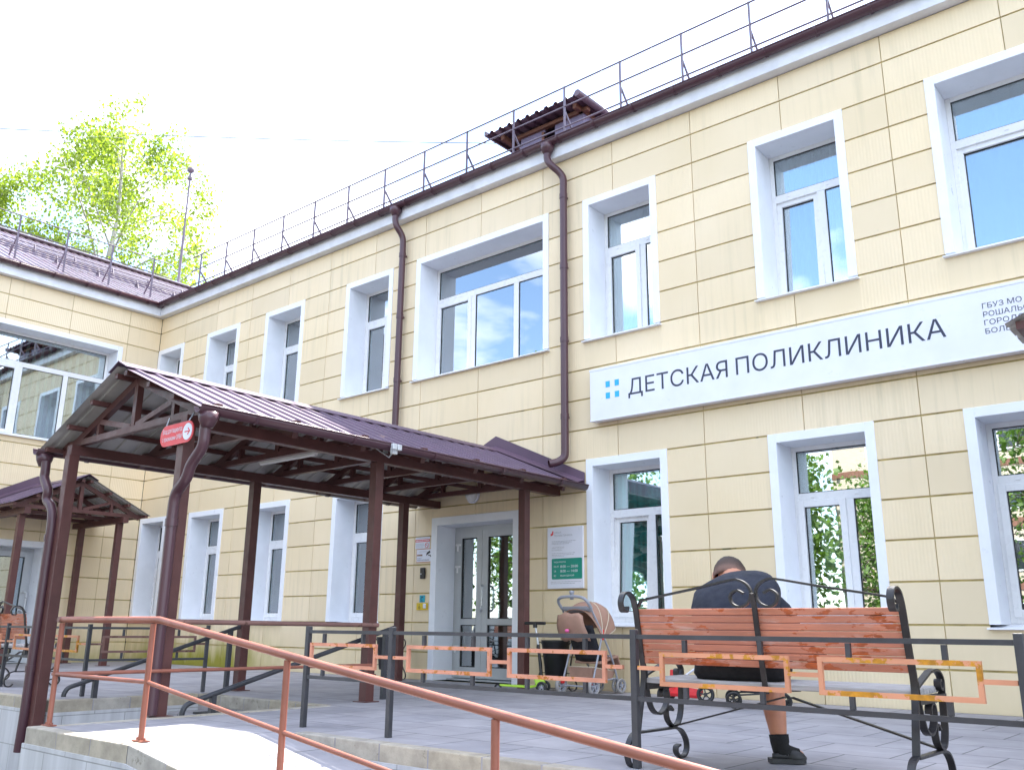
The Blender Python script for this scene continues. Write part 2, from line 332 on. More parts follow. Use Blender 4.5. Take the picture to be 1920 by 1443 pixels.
    def build(s, name, mats, parent=None, bevel=0., recalc=True, solid=0.):
        me = bpy.data.meshes.new(name); org = ORG.get(parent.name, Vector((0, 0, 0))) if parent else Vector((0, 0, 0))
        me.from_pydata([p-org for p in s.v], [], s.f); 
        if not isinstance(mats, (list, tuple)): mats = [mats]
        for m in mats: me.materials.append(m)
        for p, a, b in zip(me.polygons, s.mi, s.sm): p.material_index = a; p.use_smooth = b
        if recalc:
            bm = bmesh.new(); bm.from_mesh(me); bmesh.ops.remove_doubles(bm, verts=[v for v in bm.verts if False] or [], dist=1e-6); bmesh.ops.recalc_face_normals(bm, faces=bm.faces); bm.to_mesh(me); bm.free()
        me.update(); o = bpy.data.objects.new(name, me); COL.objects.link(o)
        if parent: o.parent = parent; ORG[o.name] = org
        if solid: md = o.modifiers.new('thickness', 'SOLIDIFY'); md.thickness = solid; md.offset = 0
        if bevel: md = o.modifiers.new('edge', 'BEVEL'); md.width = bevel; md.segments = 2; md.limit_method = 'ANGLE'; md.angle_limit = R(40)
        return o
ORG = {}
def thing(name, label, cat, loc=(0, 0, 0), group=None, rz=0.):
    o = bpy.data.objects.new(name, None); COL.objects.link(o); o.location = loc; o.empty_display_size = .2
    ORG[o.name] = Vector(loc); tag(o, label, cat, group); return o
def tag(o, label, cat, group=None):
    o['label'] = label; o['category'] = cat
    if group: o['group'] = group
    return o
def struct(o, kind='structure'): o['kind'] = kind; return o
def local(o): ORG[o.name] = Vector((0, 0, 0)); return o       # children of this thing are given in its own frame
def copy_tree(o, parent=None):
    c = o.copy(); COL.objects.link(c)
    if parent: c.parent = parent
    for ch in list(o.children): copy_tree(ch, c)
    return c
def cr(pts, n=6, closed=False):                                # Catmull-Rom
    P = [Vector(p) for p in pts]; out = []
    for i in range(len(P)-1):
        p0 = P[max(i-1, 0)]; p1 = P[i]; p2 = P[i+1]; p3 = P[min(i+2, len(P)-1)]
        for k in range(n):
            t = k/n; out.append(.5*((2*p1)+(-p0+p2)*t+(2*p0-5*p1+4*p2-p3)*t*t+(-p0+3*p1-3*p2+p3)*t**3))
    out.append(P[-1]); return out
def lettering(items, name, mat, parent, y):                    # items: (text, x0, x1, z0, z1), facing -y
    mb = MB()
    for text, x0, x1, z0, z1 in items:
        cu = bpy.data.curves.new('t', 'FONT'); cu.body = text; cu.extrude = 0.; cu.fill_mode = 'NONE'; cu.resolution_u = 4
        ob = bpy.data.objects.new('t', cu); COL.objects.link(ob)
        dg = bpy.context.evaluated_depsgraph_get(); me = bpy.data.meshes.new_from_object(ob.evaluated_get(dg))
        nb = {}
        for e in me.edges: nb.setdefault(e.vertices[0], []).append(e.vertices[1]); nb.setdefault(e.vertices[1], []).append(e.vertices[0])
        co = [v.co.copy() for v in me.vertices]; seen = set(); loops = []
        for st in nb:
            if st in seen: continue
            lp = [st]; seen.add(st); cur = st
            while True:
                nx = [q for q in nb[cur] if q not in seen]
                if not nx: break
                cur = cur+1 if cur+1 in nx else nx[0]; seen.add(cur); lp.append(cur)
            if len(lp) > 2: loops.append([co[q] for q in lp])
        bpy.data.objects.remove(ob); bpy.data.curves.remove(cu); bpy.data.meshes.remove(me)
        if not loops: continue
        a, b = min(v.x for v in co), max(v.x for v in co); c, d = min(v.y for v in co), max(v.y for v in co)
        kx = (x1-x0)/(b-a); kz = (z1-z0)/(d-c)
        E = [(p, q) for l in loops for p, q in zip(l, l[1:]+l[:1]) if abs(p.y-q.y) > 1e-7]; ys = {round(p.y, 6) for p, q in E} | {round(q.y, 6) for p, q in E}
        for m_ in range(len(E)):                                  # crossings of overlapping strokes
            for n_ in range(m_):
                p, q = E[m_]; r, t_ = E[n_]; d1 = q-p; d2 = t_-r; den = d1.x*d2.y-d1.y*d2.x
                if abs(den) < 1e-9: continue
                u = ((r.x-p.x)*d2.y-(r.y-p.y)*d2.x)/den; w = ((r.x-p.x)*d1.y-(r.y-p.y)*d1.x)/den
                if 0 < u < 1 and 0 < w < 1: ys.add(round(p.y+u*d1.y, 6))
        ys = sorted(ys)
        for ya, yb in zip(ys, ys[1:]):                            # fill by non-zero winding, band by band
            if yb-ya < 1e-5: continue
            ym = (ya+yb)/2; cr_ = []
            for p, q in E:
                if min(p.y, q.y) < ym < max(p.y, q.y):
                    f = lambda yy: p.x+(q.x-p.x)*(yy-p.y)/(q.y-p.y)
                    cr_.append((f(ym), f(ya), f(yb), 1 if q.y > p.y else -1))
            cr_.sort(); wn = 0
            for k, c_ in enumerate(cr_):
                if wn == 0: st_ = c_
                wn += c_[3]
                if wn == 0:
                    mb.add([(x0+(xx-a)*kx, y, z0+(yy-c)*kz) for xx, yy in ((st_[1], ya), (c_[1], ya), (c_[2], yb), (st_[2], yb))], [(0, 1, 2, 3)])
    return mb.build(name, mat, parent, recalc=False)

# ================================================================== SETTING
GZ = -0.78
mb = MB(); mb.add([(-300, -300, GZ), (300, -300, GZ), (300, 300, GZ), (-300, 300, GZ)], [(0, 1, 2, 3)])
struct(mb.build('ground', M['asphalt'], recalc=False))
KF = -5.05                                                       # front edge of both terraces
def slab(name, rects, top=0., bottom=GZ):
    mb = MB()
    for x0, x1, y0, y1 in rects: mb.box(x0, x1, y0, y1, bottom+.004, top)
    return struct(mb.build(name, M['paving']))
def kerb_run(mb, p0, p1, zt0=0., zt1=0., th=.10, h=.115, ln=.42, inn=(0, 1)):
    p0 = Vector(p0); p1 = Vector(p1); n = max(1, round((p1-p0).length/ln)); d = (p1-p0)/n; I = Vector(inn)
    for k in range(n):
        a = p0+d*k+d.normalized()*.004; b = p0+d*(k+1)-d.normalized()*.004
        za = zt0+(zt1-zt0)*k/n; zb = zt0+(zt1-zt0)*(k+1)/n; j = random.uniform(-.003, .003)
        q = [a-I*.004*(1+j), b-I*.004, b+I*th, a+I*th]
        lo = [(q[0].x, q[0].y, za-h), (q[1].x, q[1].y, zb-h), (q[2].x, q[2].y, zb-h), (q[3].x, q[3].y, za-h)]
        hi = [(q[0].x, q[0].y, za+.004+j), (q[1].x, q[1].y, zb+.004+j), (q[2].x, q[2].y, zb+.004+j), (q[3].x, q[3].y, za+.004+j)]
        mb.add(lo+hi, [(0, 3, 2, 1), (4, 5, 6, 7), (0, 1, 5, 4), (1, 2, 6, 5), (2, 3, 7, 6), (3, 0, 4, 7)])
# paved terraces with tiled sides
mb = MB()
mb.box(.03, 8.55, KF, -.03, GZ, 0.); mb.box(8.55, 10.6, -3.58, -.03, GZ, 0.); mb.box(10.6, 31, KF, -.03, GZ, 0.); mb.box(10.6, 12.0, -6.13, KF, GZ, 0.)
struct(mb.build('pavement', M['paving']))
mb = MB()
for x0, x1, y0, y1 in ((.03, 8.57, KF-.012, KF+.0), (8.551, 8.563, KF, -3.58), (12.0, 31, KF-.012, KF), (10.588, 10.599, -6.13, -3.58), (10.588, 12.0, -6.142, -6.131)):
    mb.box(x0, x1, y0, y1, GZ+.002, -.1)
tw = struct(mb.build('retaining_wall', M['tile'], recalc=True))
# ramp
RS = .134
def rz_(x): return -RS*max(0., x-12.0)
mb = MB(); XE = 12.0+(-GZ)/RS
mb.add([(12.0, -6.13, 0), (XE, -6.13, GZ), (XE, KF-.013, GZ), (12.0, KF-.013, 0), (12.0, -6.13, GZ), (12.0, KF-.013, GZ)],
       [(0, 1, 2, 3), (0, 4, 1), (3, 2, 5), (0, 3, 5, 4)])
struct(mb.build('ramp', M['paving']))
mb = MB(); mb.prism([(12.0, -6.142, -.1), (12.0, -6.142, GZ+.002), (XE-.8, -6.142, GZ+.002)], (0, .011, 0)); 
struct(mb.build('retaining_wall', M['tile']))
mb = MB()
kerb_run(mb, (.03, KF), (8.55, KF)); kerb_run(mb, (8.55, KF), (8.55, -3.58), inn=(-1, 0)); kerb_run(mb, (8.55, -3.58), (10.6, -3.58))
kerb_run(mb, (12.15, KF), (31, KF)); kerb_run(mb, (10.6, -6.13), (12.0, -6.13)); kerb_run(mb, (12.0, -6.13), (16.8, -6.13), 0., rz_(16.8))
kerb_run(mb, (10.6, -6.13), (10.6, -3.58), inn=(1, 0))
struct(mb.build('kerb', M['kerb'], bevel=.008))
# stairs between the two terraces
mb = MB()
for k in range(4):
    mb.box(8.565, 10.586, -3.584-.33*(k+1), -3.584-.33*k, GZ+.003, -.156*(k+1))
struct(mb.build('steps', M['paving'], bevel=.01))
mb = MB(); mb.box(8.95, 10.3, -3.87, -3.63, -.152, -.138)
tag(mb.build('door_mat', M['mat']), 'black rubber mat on the top step under the entrance canopy', 'mat')

# ================================================================== BUILDING
BLD = thing('clinic_building', 'long two storey clinic with cream panel walls, white windows and plum metal roof', 'building', (0, 0, 0))
Tm = lambda p: (p[0], -p[1], p[2])                                # (along wall, outward, z) -> world, main facade y=0
Tw = lambda p: (p[1], p[0], p[2])                                 # wing facade x=0
ROWS = [.35]+[.748+.39*k for k in range(17)]                      # groove heights
ROWZ = [0.0, .358]+[.748+.39*k for k in range(16)]+[6.93]
MAINX0, MAINX1 = 0.0, 30.0
WINGY0 = -8.2
windows_main = []; windows_wing = []
def W_(x0, x1, z0, z1, kind, **kw): return dict(x0=x0, x1=x1, z0=z0, z1=z1, kind=kind, **kw)
UZ0, UZ1, LZ0, LZ1 = 4.232, 6.215, .722, 2.705
for (a, b) in ((.0, 1.02), (1.88, 2.99), (3.82, 4.97), (6.10, 7.25)):
    windows_main.append(W_(a+.03 if a == 0 else a, b, UZ0, UZ1, 'T', cur='curt_grey'))
windows_main.append(W_(7.785, 10.38, UZ0, UZ1, 'B', cur='dim_room'))
windows_main += [W_(10.96, 12.085, UZ0, UZ1, 'T', cur='dim_room'), W_(13.339, 14.454, UZ0, UZ1, 'T', cur='dim_room', tilt=2.2),
                 W_(15.312, 17.9, UZ0, UZ1, 'B', cur='dim_room', tilt=2.2)]
windows_main += [W_(.06, 1.05, LZ0, LZ1, 'T', cur='unlit_room'), W_(1.86, 3.0, LZ0, LZ1, 'T', cur='curt_teal'), W_(3.84, 4.95, LZ0, LZ1, 'T', cur='curt_grey'), W_(6.07, 7.25, LZ0, LZ1, 'T', cur='curt_grey'),
                 W_(10.965, 12.11, LZ0, LZ1, 'T', cur='curt_teal', tilt=3.2), W_(13.35, 14.47, LZ0, LZ1, 'T', cur='foil'), W_(15.296, 16.45, LZ0, LZ1, 'T', cur='unlit_room')]
for a, b in ((18.9, 20.05), (21.2, 22.35), (23.5, 24.65), (25.8, 26.95)):
    windows_main.append(W_(a, b, UZ0, UZ1, 'T', cur='curt_grey'))
    if a > 20.5: windows_main.append(W_(a, b, LZ0, LZ1, 'T', cur='curt_grey'))
DOOR_M = (8.30, 9.90, 0.0, 2.165)
windows_wing += [W_(-3.42, -.79, 3.99, 6.12, 'B', cur='vblind'), W_(-6.6, -5.0, 3.99, 6.12, 'T', cur='curt_grey'),
                 W_(-6.6, -5.0, LZ0, LZ1, 'T', cur='curt_grey')]
DOOR_W = (-3.2, -1.69, 0.0, 2.13)

def rect_minus(r, holes):
    rs = [r]
    for hx0, hx1, hz0, hz1 in holes:
        nr = []
        for x0, x1, z0, z1 in rs:
            if hx1 <= x0+1e-6 or hx0 >= x1-1e-6 or hz1 <= z0+1e-6 or hz0 >= z1-1e-6: nr.append((x0, x1, z0, z1)); continue
            if hx0 > x0: nr.append((x0, hx0, z0, z1))
            if hx1 < x1: nr.append((hx1, x1, z0, z1))
            a, b = max(x0, hx0), min(x1, hx1)
            if hz0 > z0: nr.append((a, b, z0, hz0))
            if hz1 < z1: nr.append((a, b, hz1, z1))
        rs = nr
    return rs
def facade(T, u0, u1, seams, holes, mat, name):
    mb = MB(T); G, V, TH = .0095, .0045, .014
    back = [(u0, u1, GZ, 6.99)]
    for r in rect_minus(back[0], holes): mb.add([(r[0], 0, r[2]), (r[1], 0, r[2]), (r[1], 0, r[3]), (r[0], 0, r[3])], [(0, 1, 2, 3)], 1)
    us = [u0]+[s for s in seams if u0+.05 < s < u1-.05]+[u1]
    for zi in range(len(ROWZ)-1):
        for ui in range(len(us)-1):
            p = (us[ui]+V, us[ui+1]-V, ROWZ[zi]+(G if zi else 0.), ROWZ[zi+1]-G)
            for a, b, c, d in rect_minus(p, holes):
                if b-a < .01 or d-c < .01: continue
                mb.box(a, b, .0005, TH, c, d, 0)
    return mb.build(name, [mat, M['groove']], BLD)
seamx = [1.0+1.162*k-.002*k for k in range(-1, 26)]
facade(Tm, MAINX0+.017, MAINX1, seamx, [(w['x0'], w['x1'], w['z0'], w['z1']) for w in windows_main]+[DOOR_M], M['clad'], 'wall')
seamy = [-.71-1.172*k for k in range(12)]
facade(Tw, WINGY0, -.017, sorted(seamy), [(w['x0'], w['x1'], w['z0'], w['z1']) for w in windows_wing]+[DOOR_W], M['clad_y'], 'wall')
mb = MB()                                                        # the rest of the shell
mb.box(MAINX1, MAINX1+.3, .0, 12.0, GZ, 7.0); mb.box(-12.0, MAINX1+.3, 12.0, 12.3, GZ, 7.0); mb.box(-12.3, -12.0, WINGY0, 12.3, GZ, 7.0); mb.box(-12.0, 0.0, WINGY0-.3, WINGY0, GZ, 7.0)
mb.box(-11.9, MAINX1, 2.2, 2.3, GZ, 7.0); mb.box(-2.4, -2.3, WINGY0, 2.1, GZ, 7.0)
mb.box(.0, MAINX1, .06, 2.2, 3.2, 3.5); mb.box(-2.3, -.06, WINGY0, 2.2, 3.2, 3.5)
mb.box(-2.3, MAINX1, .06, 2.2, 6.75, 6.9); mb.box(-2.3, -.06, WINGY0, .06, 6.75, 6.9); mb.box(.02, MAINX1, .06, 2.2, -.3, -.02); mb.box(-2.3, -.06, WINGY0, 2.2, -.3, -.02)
mb.build('wall', M['unlit_room'], BLD)

def make_window(T, w):
    x0, x1, z0, z1, kind = w['x0'], w['x1'], w['z0'], w['z1'], w['kind']; TW, D = .095, .35
    mb = MB(T)
    mb.box(x0, x0+TW, -D-.06, .027, z0+.03, z1); mb.box(x1-TW, x1, -D-.06, .027, z0+.03, z1); mb.box(x0+TW, x1-TW, -D-.06, .027, z1-TW, z1)
    win = mb.build('window', M['trim'], BLD, bevel=.003)
    mb = MB(T); mb.prism([(x0-.015, .07, z0-.012), (x0-.015, .07, z0+.0), (x0-.015, -D-.06, z0+.045), (x0-.015, -D-.06, z0-.012)], (x1-x0+.03, 0, 0)); mb.build('sill', M['trim'], win)
    a, b, c, d = x0+TW, x1-TW, z0+.04, z1-TW                      # clear opening
    tz0 = c+(d-c)*.675; tz1 = tz0+.095
    B = .05; y0, y1 = -D-.055, -D+.005
    fr = MB(T)
    fr.box(a, a+B, y0, y1, c, d); fr.box(b-B, b, y0, y1, c, d); fr.box(a+B, b-B, y0, y1, d-B, d); fr.box(a+B, b-B, y0, y1, c, c+.07); fr.box(a+B, b-B, y0, y1, tz0, tz1)
    cells = []; wd = b-a
    if kind == 'T': ms = [a+wd*.63]
    else: ms = [a+wd*.325, a+wd*.675]
    edges = [a+B]
    for m_ in ms: fr.box(m_-.045, m_+.045, y0, y1, c+.07, tz0); edges += [m_-.045, m_+.045]
    edges.append(b-B)
    panes = [(a+B, b-B, tz1, d-B, 0.)]
    for i in range(0, len(edges), 2):
        e0, e1 = edges[i], edges[i+1]
        sash = (kind == 'T' and i == 0) or (kind == 'B' and i in (0,)) 
        if sash:
            tl = w.get('tilt', 0.); S = .055; zb, zt = c+.07, tz0
            f = lambda p, tl=tl, zb=zb: T((p[0], p[1]-math.tan(R(tl))*(p[2]-zb), p[2]))
            sm = MB(f); yy0, yy1 = -D-.03, -D+.022
            sm.box(e0-.012, e0+S, yy0, yy1, zb-.012, zt+.012); sm.box(e1-S, e1+.012, yy0, yy1, zb-.012, zt+.012); sm.box(e0+S, e1-S, yy0, yy1, zt-S, zt+.012); sm.box(e0+S, e1-S, yy0, yy1, zb-.012, zb+S)
            sm.build('sash', M['frame'], win, bevel=.004)
            panes.append((e0+S, e1-S, zb+S, zt-S, tl))
        else: panes.append((e0, e1, c+.07, tz0, 0.))
    for q in (a+.22*wd, a+.72*wd): fr.box(q-.02, q+.02, -D+.0045, -D+.013, (tz0+tz1)/2-.008, (tz0+tz1)/2+.012)
    fr.build('frame', M['frame'], win, bevel=.004)
    gk = MB(T); zb0 = c+.07
    for p0, p1, q0, q1, tl in panes:
        f = (lambda p, tl=tl: T((p[0], p[1]-math.tan(R(tl))*(p[2]-zb0), p[2])))
        pm_ = MB(f); pm_.box(p0-.01, p1+.01, -D-.024, -D-.016, q0-.01, q1+.01); pm_.build('pane', M['glass'], win)
        g = MB(f); e = .008
        for r in ((p0, p0+e, q0, q1), (p1-e, p1, q0, q1), (p0+e, p1-e, q0, q0+e), (p0+e, p1-e, q1-e, q1)): g.box(r[0], r[1], -D-.0155, -D-.006, r[2], r[3])
        for v in g.v: pass
        gk.v += g.v; o = len(gk.v)-len(g.v); gk.f += [[i+o for i in ff] for ff in g.f]; gk.mi += g.mi; gk.sm += g.sm
    gk.build('gasket', M['gasket'], win)
    cu = w['cur']; cb = MB(T)
    if cu == 'vblind':
        n = 17; st = (b-a-.1)/n
        for k in range(n):
            u = a+.05+st*(k+.5); cb.add([(u-.012, -D-.16-.05, c+.05), (u+.012, -D-.16+.03, c+.05), (u+.012, -D-.16+.03, d-.05), (u-.012, -D-.16-.05, d-.05)], [(0, 1, 2, 3)])
        cb.build('blind', M['blind'], win, recalc=False)
        cb = MB(T); cb.box(a, b, -D-.72, -D-.7, c, d); cb.build('curtain_or_dark_sheet', M['unlit_room'], win)  # dark sheet in place of the room's shade behind the strips
    elif cu == 'foil':
        rows = []; rr = random.Random(5)
        e0, e1 = a+.2, a+wd*.66
        for i in range(40):
            z = c+.05+(tz0-c-.1)*i/39; rows.append([(e0+(e1-e0)*j/9+.03*math.sin(i*.9), -D-.16+rr.uniform(-.014, .014), z) for j in range(10)])
        cb.grid(rows); cb.build('blind', M['foil'], win, recalc=False)
        cb = MB(T); cb.box(a-.3, b+.3, -D-.62, -D-.6, c, d); cb.build('curtain_or_dark_sheet', M['unlit_room'], win)  # dark sheet puts the room's shade behind the foil
    else:
        n = 60; rows = [[], []]
        for k in range(n+1):
            u = a+(b-a)*k/n; off = -D-.14+.03*math.sin(k*1.15)+.012*math.sin(k*.37)
            rows[0].append((u, off, c)); rows[1].append((u, off, d))
        cb.grid(rows); cb.build('curtain_or_dark_sheet', M[cu], win, recalc=False)
    return win
for w in windows_main: make_window(Tm, w)
for w in windows_wing: make_window(Tw, w)

def make_door(T, x0, x1, z1, split, hx, hinge):
    TW, D = .11, .35; mb = MB(T)
    mb.box(x0, x0+TW, -D-.06, .027, .0, z1); mb.box(x1-TW, x1, -D-.06, .027, .0, z1); mb.box(x0+TW, x1-TW, -D-.06, .027, z1-TW, z1)
    dr = mb.build('door', M['trim'], BLD, bevel=.003)
    a, b, d = x0+TW, x1-TW, z1-TW; fr = MB(T); y0, y1 = -D-.06, -D+.01; B = .10
    fr.box(a, a+.05, y0, y1, 0.02, d); fr.box(b-.05, b, y0, y1, .02, d); fr.box(a+.05, b-.05, y0, y1, d-.06, d)
    rm = (.72, .80)
    cols = [(a+.05, split), (split+.004, b-.05)]; panes = []
    for c0, c1 in cols:
        yy0, yy1 = -D-.045, -D+.03
        fr.box(c0, c0+B, yy0, yy1, .03, d-.06); fr.box(c1-B, c1, yy0, yy1, .03, d-.06); fr.box(c0+B, c1-B, yy0, yy1, d-.06-B, d-.06); fr.box(c0+B, c1-B, yy0, yy1, .03, .03+B+.04); fr.box(c0+B, c1-B, yy0, yy1, *rm)
        panes += [(c0+B, c1-B, rm[1], d-.06-B), (c0+B, c1-B, .17, rm[0])]
    fr.box(a, b, -D-.1, -D+.12, 0., .02)
    fr.build('frame', M['doorframe'], dr, bevel=.004)
    gk = MB(T)
    for p0, p1, q0, q1 in panes:
        m_ = MB(T); m_.box(p0-.01, p1+.01, -D-.012, -D-.004, q0-.01, q1+.01); m_.build('pane', M['glass'], dr)
        e = .012
        for r in ((p0, p0+e, q0, q1), (p1-e, p1, q0, q1), (p0+e, p1-e, q0, q0+e), (p0+e, p1-e, q1-e, q1)): gk.box(r[0], r[1], -D-.003, -D+.012, r[2], r[3])
    gk.build('gasket', M['gasket'], dr)
    h = MB(T); yb = -D+.03
    h.tube(cr([(hx-.02, yb, 1.24), (hx-.015, yb+.05, 1.24), (hx+.035, yb+.085, 1.21), (hx+.04, yb+.085, 1.07), (hx+.035, yb+.085, .93), (hx-.015, yb+.05, .90), (hx-.02, yb, .90)], 5), .014, 8)
    h.build('handle', M['alu'], dr)
    h = MB(T)
    for z in (1.72, 1.42, .35):
        h.tube([(hinge, yb+.012, z), (hinge, yb+.012, z+.07)], .014, 8); h.box(hinge-.05, hinge+.05, yb-.01, yb+.006, z+.07, z+.1)
    h.build('hinge', M['frame'], dr)
    c = MB(T); c.box(a, b, -D-.9, -D-.88, 0, d); c.build('curtain_or_dark_sheet', M['unlit_room'], dr)  # dark sheet painting the shade indoors, behind the door glass
    return dr
make_door(Tm, DOOR_M[0], DOOR_M[1], DOOR_M[3], 8.95, 8.99, 8.50)
make_door(Tw, DOOR_W[0], DOOR_W[1], DOOR_W[3], -2.75, -1.91, -2.70)

# fascia, soffit, gutters
FZ0, FZ1 = 6.93, 7.17
mb = MB(); mb.box(.15, MAINX1+.3, -.15, .0, FZ0, FZ1); mb.box(.0, .15, WINGY0-.3, -.0, FZ0, FZ1-.001)
mb.build('fascia', M['soffit'], BLD, bevel=.004)
def gutter_profile(n=9, r=.068): return [(-r*math.cos(math.pi*k/(n-1)), -r*math.sin(math.pi*k/(n-1))) for k in range(n)]
def gutter(p0, p1, outd, parent, r=.068, name='gutter', mat=None, brackets=.6):
    p0 = Vector(p0); p1 = Vector(p1); o = Vector(outd); mb = MB()
    def ring(p, rr): return [p+o*(rr*(1-math.cos(math.pi*k/10)))-Vector((0, 0, rr*math.sin(math.pi*k/10)))-o*(rr-r) for k in range(11)]
    a0, a1, b0, b1 = ring(p0, r), ring(p1, r), ring(p0, r-.006), ring(p1, r-.006)
    vs = a0+a1+b0+b1; n = 11; fs = []
    for k in range(10): fs += [(k, k+1, n+k+1, n+k), (2*n+k, 3*n+k, 3*n+k+1, 2*n+k+1), (k, 2*n+k, 2*n+k+1, k+1), (n+k, n+k+1, 3*n+k+1, 3*n+k)]
    fs += [(0, n, 3*n, 2*n), (n-1, 3*n-1, 4*n-1, 2*n-1)]
    mb.add(vs, fs, 0, True)
    mb.tube([p0+o*2*r+Vector((0, 0, .004)), p1+o*2*r+Vector((0, 0, .004))], .009, 6)
    L_ = (p1-p0).length; nb = max(2, int(L_/brackets)); d = (p1-p0)/nb
    for k in range(nb):
        q = p0+d*(k+.5); mb.strip([v-Vector((0, 0, .003)) for v in ring(q, r+.004)], .004, .028, d.normalized())
    return mb.build(name, mat or M['pipe'], parent)
gutter((.17, -.152, 7.165), (MAINX1+.3, -.152, 7.165), (0, -1, 0), BLD)
gutter((.152, WINGY0-.3, 7.165), (.152, -.16, 7.165), (1, 0, 0), BLD)

# corrugated roof
RT = .488; EZ = 7.19
def corr(a0, a1, fn, period=.19, depth=.024):                     # fn(u, h) -> (eave point, ridge point)
    mb = MB(); us = []; k = 0; u = a0
    prof = [(0, 0), (.25, 0), (.36, 1), (.64, 1), (.75, 0)]
    while u < a1:
        for q, h in prof: us.append((u+q*period, h*depth))
        u += period
    rows = [[], []]
    for u, h in us:
        e, r = fn(u, h); rows[0].append(e); rows[1].append(r)
    mb.grid(rows, 0, False); return mb
def fm(u, h):
    ys = -.23 if u > .2 else -u
    return (u, ys, EZ+RT*(ys+.2)+h), (u, 6.0, EZ+RT*6.2+h)
def fw(v, h):
    xs = .23 if v < -.2 else -v
    return (xs, v, EZ+RT*(.2-xs)+h), (-6.0, v, EZ+RT*6.2+h)
roof = corr(-5.8, MAINX1+.5, fm); m2 = corr(WINGY0-.5, 5.8, fw)
o = len(roof.v); roof.v += m2.v; roof.f += [[i+o for i in f] for f in m2.f]; roof.mi += m2.mi; roof.sm += m2.sm
zr = EZ+RT*6.2
roof.add([(-6.0, 6.0, zr), (MAINX1+.5, 6.0, zr), (MAINX1+.5, 12.4, EZ), (-12.4, 12.4, EZ), (-12.4, WINGY0-.5, EZ), (-6.0, WINGY0-.5, zr)], [(0, 1, 2, 3), (0, 3, 4, 5)])
RF = roof.build('roof', M['roof'], BLD, recalc=False, solid=.004)
mb = MB()
mb.strip([(-6.0, WINGY0-.5, zr+.04), (-6.0, 6.0, zr+.04)], .03, .34, (1, 0, 0)); mb.strip([(-6.0, 6.0, zr+.04), (MAINX1, 6.0, zr+.04)], .03, .34, (0, 1, 0))
mb.build('ridge_cap', pm('ridge_cap_light', (.55, .48, .50), .35), RF)
mb = MB()                                                        # snow guards on the wing roof
for s in (1.6, 2.9):
    z = EZ+RT*(s+.2); 
    for k in (0, .09): mb.tube([(-s, WINGY0, z+.08+k), (-s, s-.3, z+.08+k)], .014, 6)
    y = -8.0
    while y < s-.3: mb.prism([(-s-.12, y, z+.06), (-s+.10, y, z-.03), (-s+.01, y, z+.19)], (0, .012, 0)); y += .9
mb.build('snow_guard', M['rail_roof'], RF)
# dormer on the main roof
DX0, DX1, DY = 8.40, 10.25, 1.0
dm = MB(); zw = EZ+RT*(DY+.2)
dm.box(DX0+.42, DX0+.42+.5, DY+.25, DY+.29, zw-.15, 8.50); dm.box(DX1-.72, DX1-.16, DY+.25, DY+.29, zw-.15, 8.50); dm.box(DX0+.92, DX1-.72, DY+.252, DY+.288, zw-.15, 7.98)
dm.prism([(DX1-.18, DY+.29, zw-.1), (DX1-.18, DY+.29, 8.51), (DX1-.18, DY+2.3, 8.55)], (.02, 0, 0)); dm.prism([(DX0+.42, DY+.29, zw-.1), (DX0+.42, DY+.29, 8.51), (DX0+.42, DY+2.3, 8.55)], (.02, 0, 0))
DM = dm.build('dormer', M['dorm'], BLD)
b = MB(); b.box(DX0+.92, DX1-.72, DY+.5, DY+.53, zw-.1, 8.45); b.build('opening', M['darkhole'], DM)
b = MB(); b.box(DX0+.88, DX0+.92, DY+.22, DY+.3, zw-.1, 8.45); b.box(DX0+.3, DX1-.05, DY+.2, DY+.28, 8.50, 8.56); b.box(DX0+.15, DX0+.22, DY+.05, DY+1.8, 8.5, 8.58); b.box(DX1-.22, DX1-.15, DY+.05, DY+1.8, 8.5, 8.58); b.build('beam', M['wood'], DM)
dr_ = corr(DX0-.02, DX1-.1, lambda u, h: ((u, DY-.1, 8.60+h*1.5), (u, DY+2.3, 8.66+h*1.5)))
dr_.tube([(DX1+.0, DY-.14, 8.60), (DX1+.0, DY+2.3, 8.66)], .055, 10); dr_.box(DX0-.05, DX0-.02, DY-.14, DY+2.3, 8.56, 8.64)
dr_.build('dormer_roof', M['roof'], DM, recalc=False, solid=.004)
# downpipes
def pipe(path, r, parent, collars=(), mat='pipe', n=6):
    mb = MB(); P = cr(path, n) if n else path; mb.tube(P, r, 14)
    for c0, c1 in collars: mb.tube([c0, c1], r+.006, 14)
    return mb.build('downpipe', M[mat], parent)
mb = MB()
def dp(x0, x1, zend, shoe):
    mb = MB(); mb.lathe([(.10, 7.12), (.095, 7.06), (.052, 6.98)], (x0, -.22, 0), 14)
    P = cr([(x0, -.22, 7.0), (x0, -.22, 6.90), (x0+.3*(x1-x0), -.2, 6.80), (x0+.75*(x1-x0), -.14, 6.70), (x1, -.105, 6.60), (x1, -.1, 6.45)], 6)+[Vector((x1, -.1, zend))]
    if shoe: P += cr([(x1, -.1, zend), (x1-.01, -.11, zend-.07), (x1-.06, -.17, zend-.13), (x1-.13, -.26, zend-.16)], 5)[1:]
    mb.tube(P, .05, 14, caps=False)
    z = 6.3
    while z > zend+.1: mb.tube([(x1, -.1, z), (x1, -.1, z+.07)], .056, 14); mb.box(x1-.012, x1+.012, -.09, .0, z+.02, z+.05); z -= 1.02
    mb.build('downpipe', M['pipe'], BLD)
dp(10.52, 10.70, 2.82, True); dp(7.46, 7.53, 3.15, False)

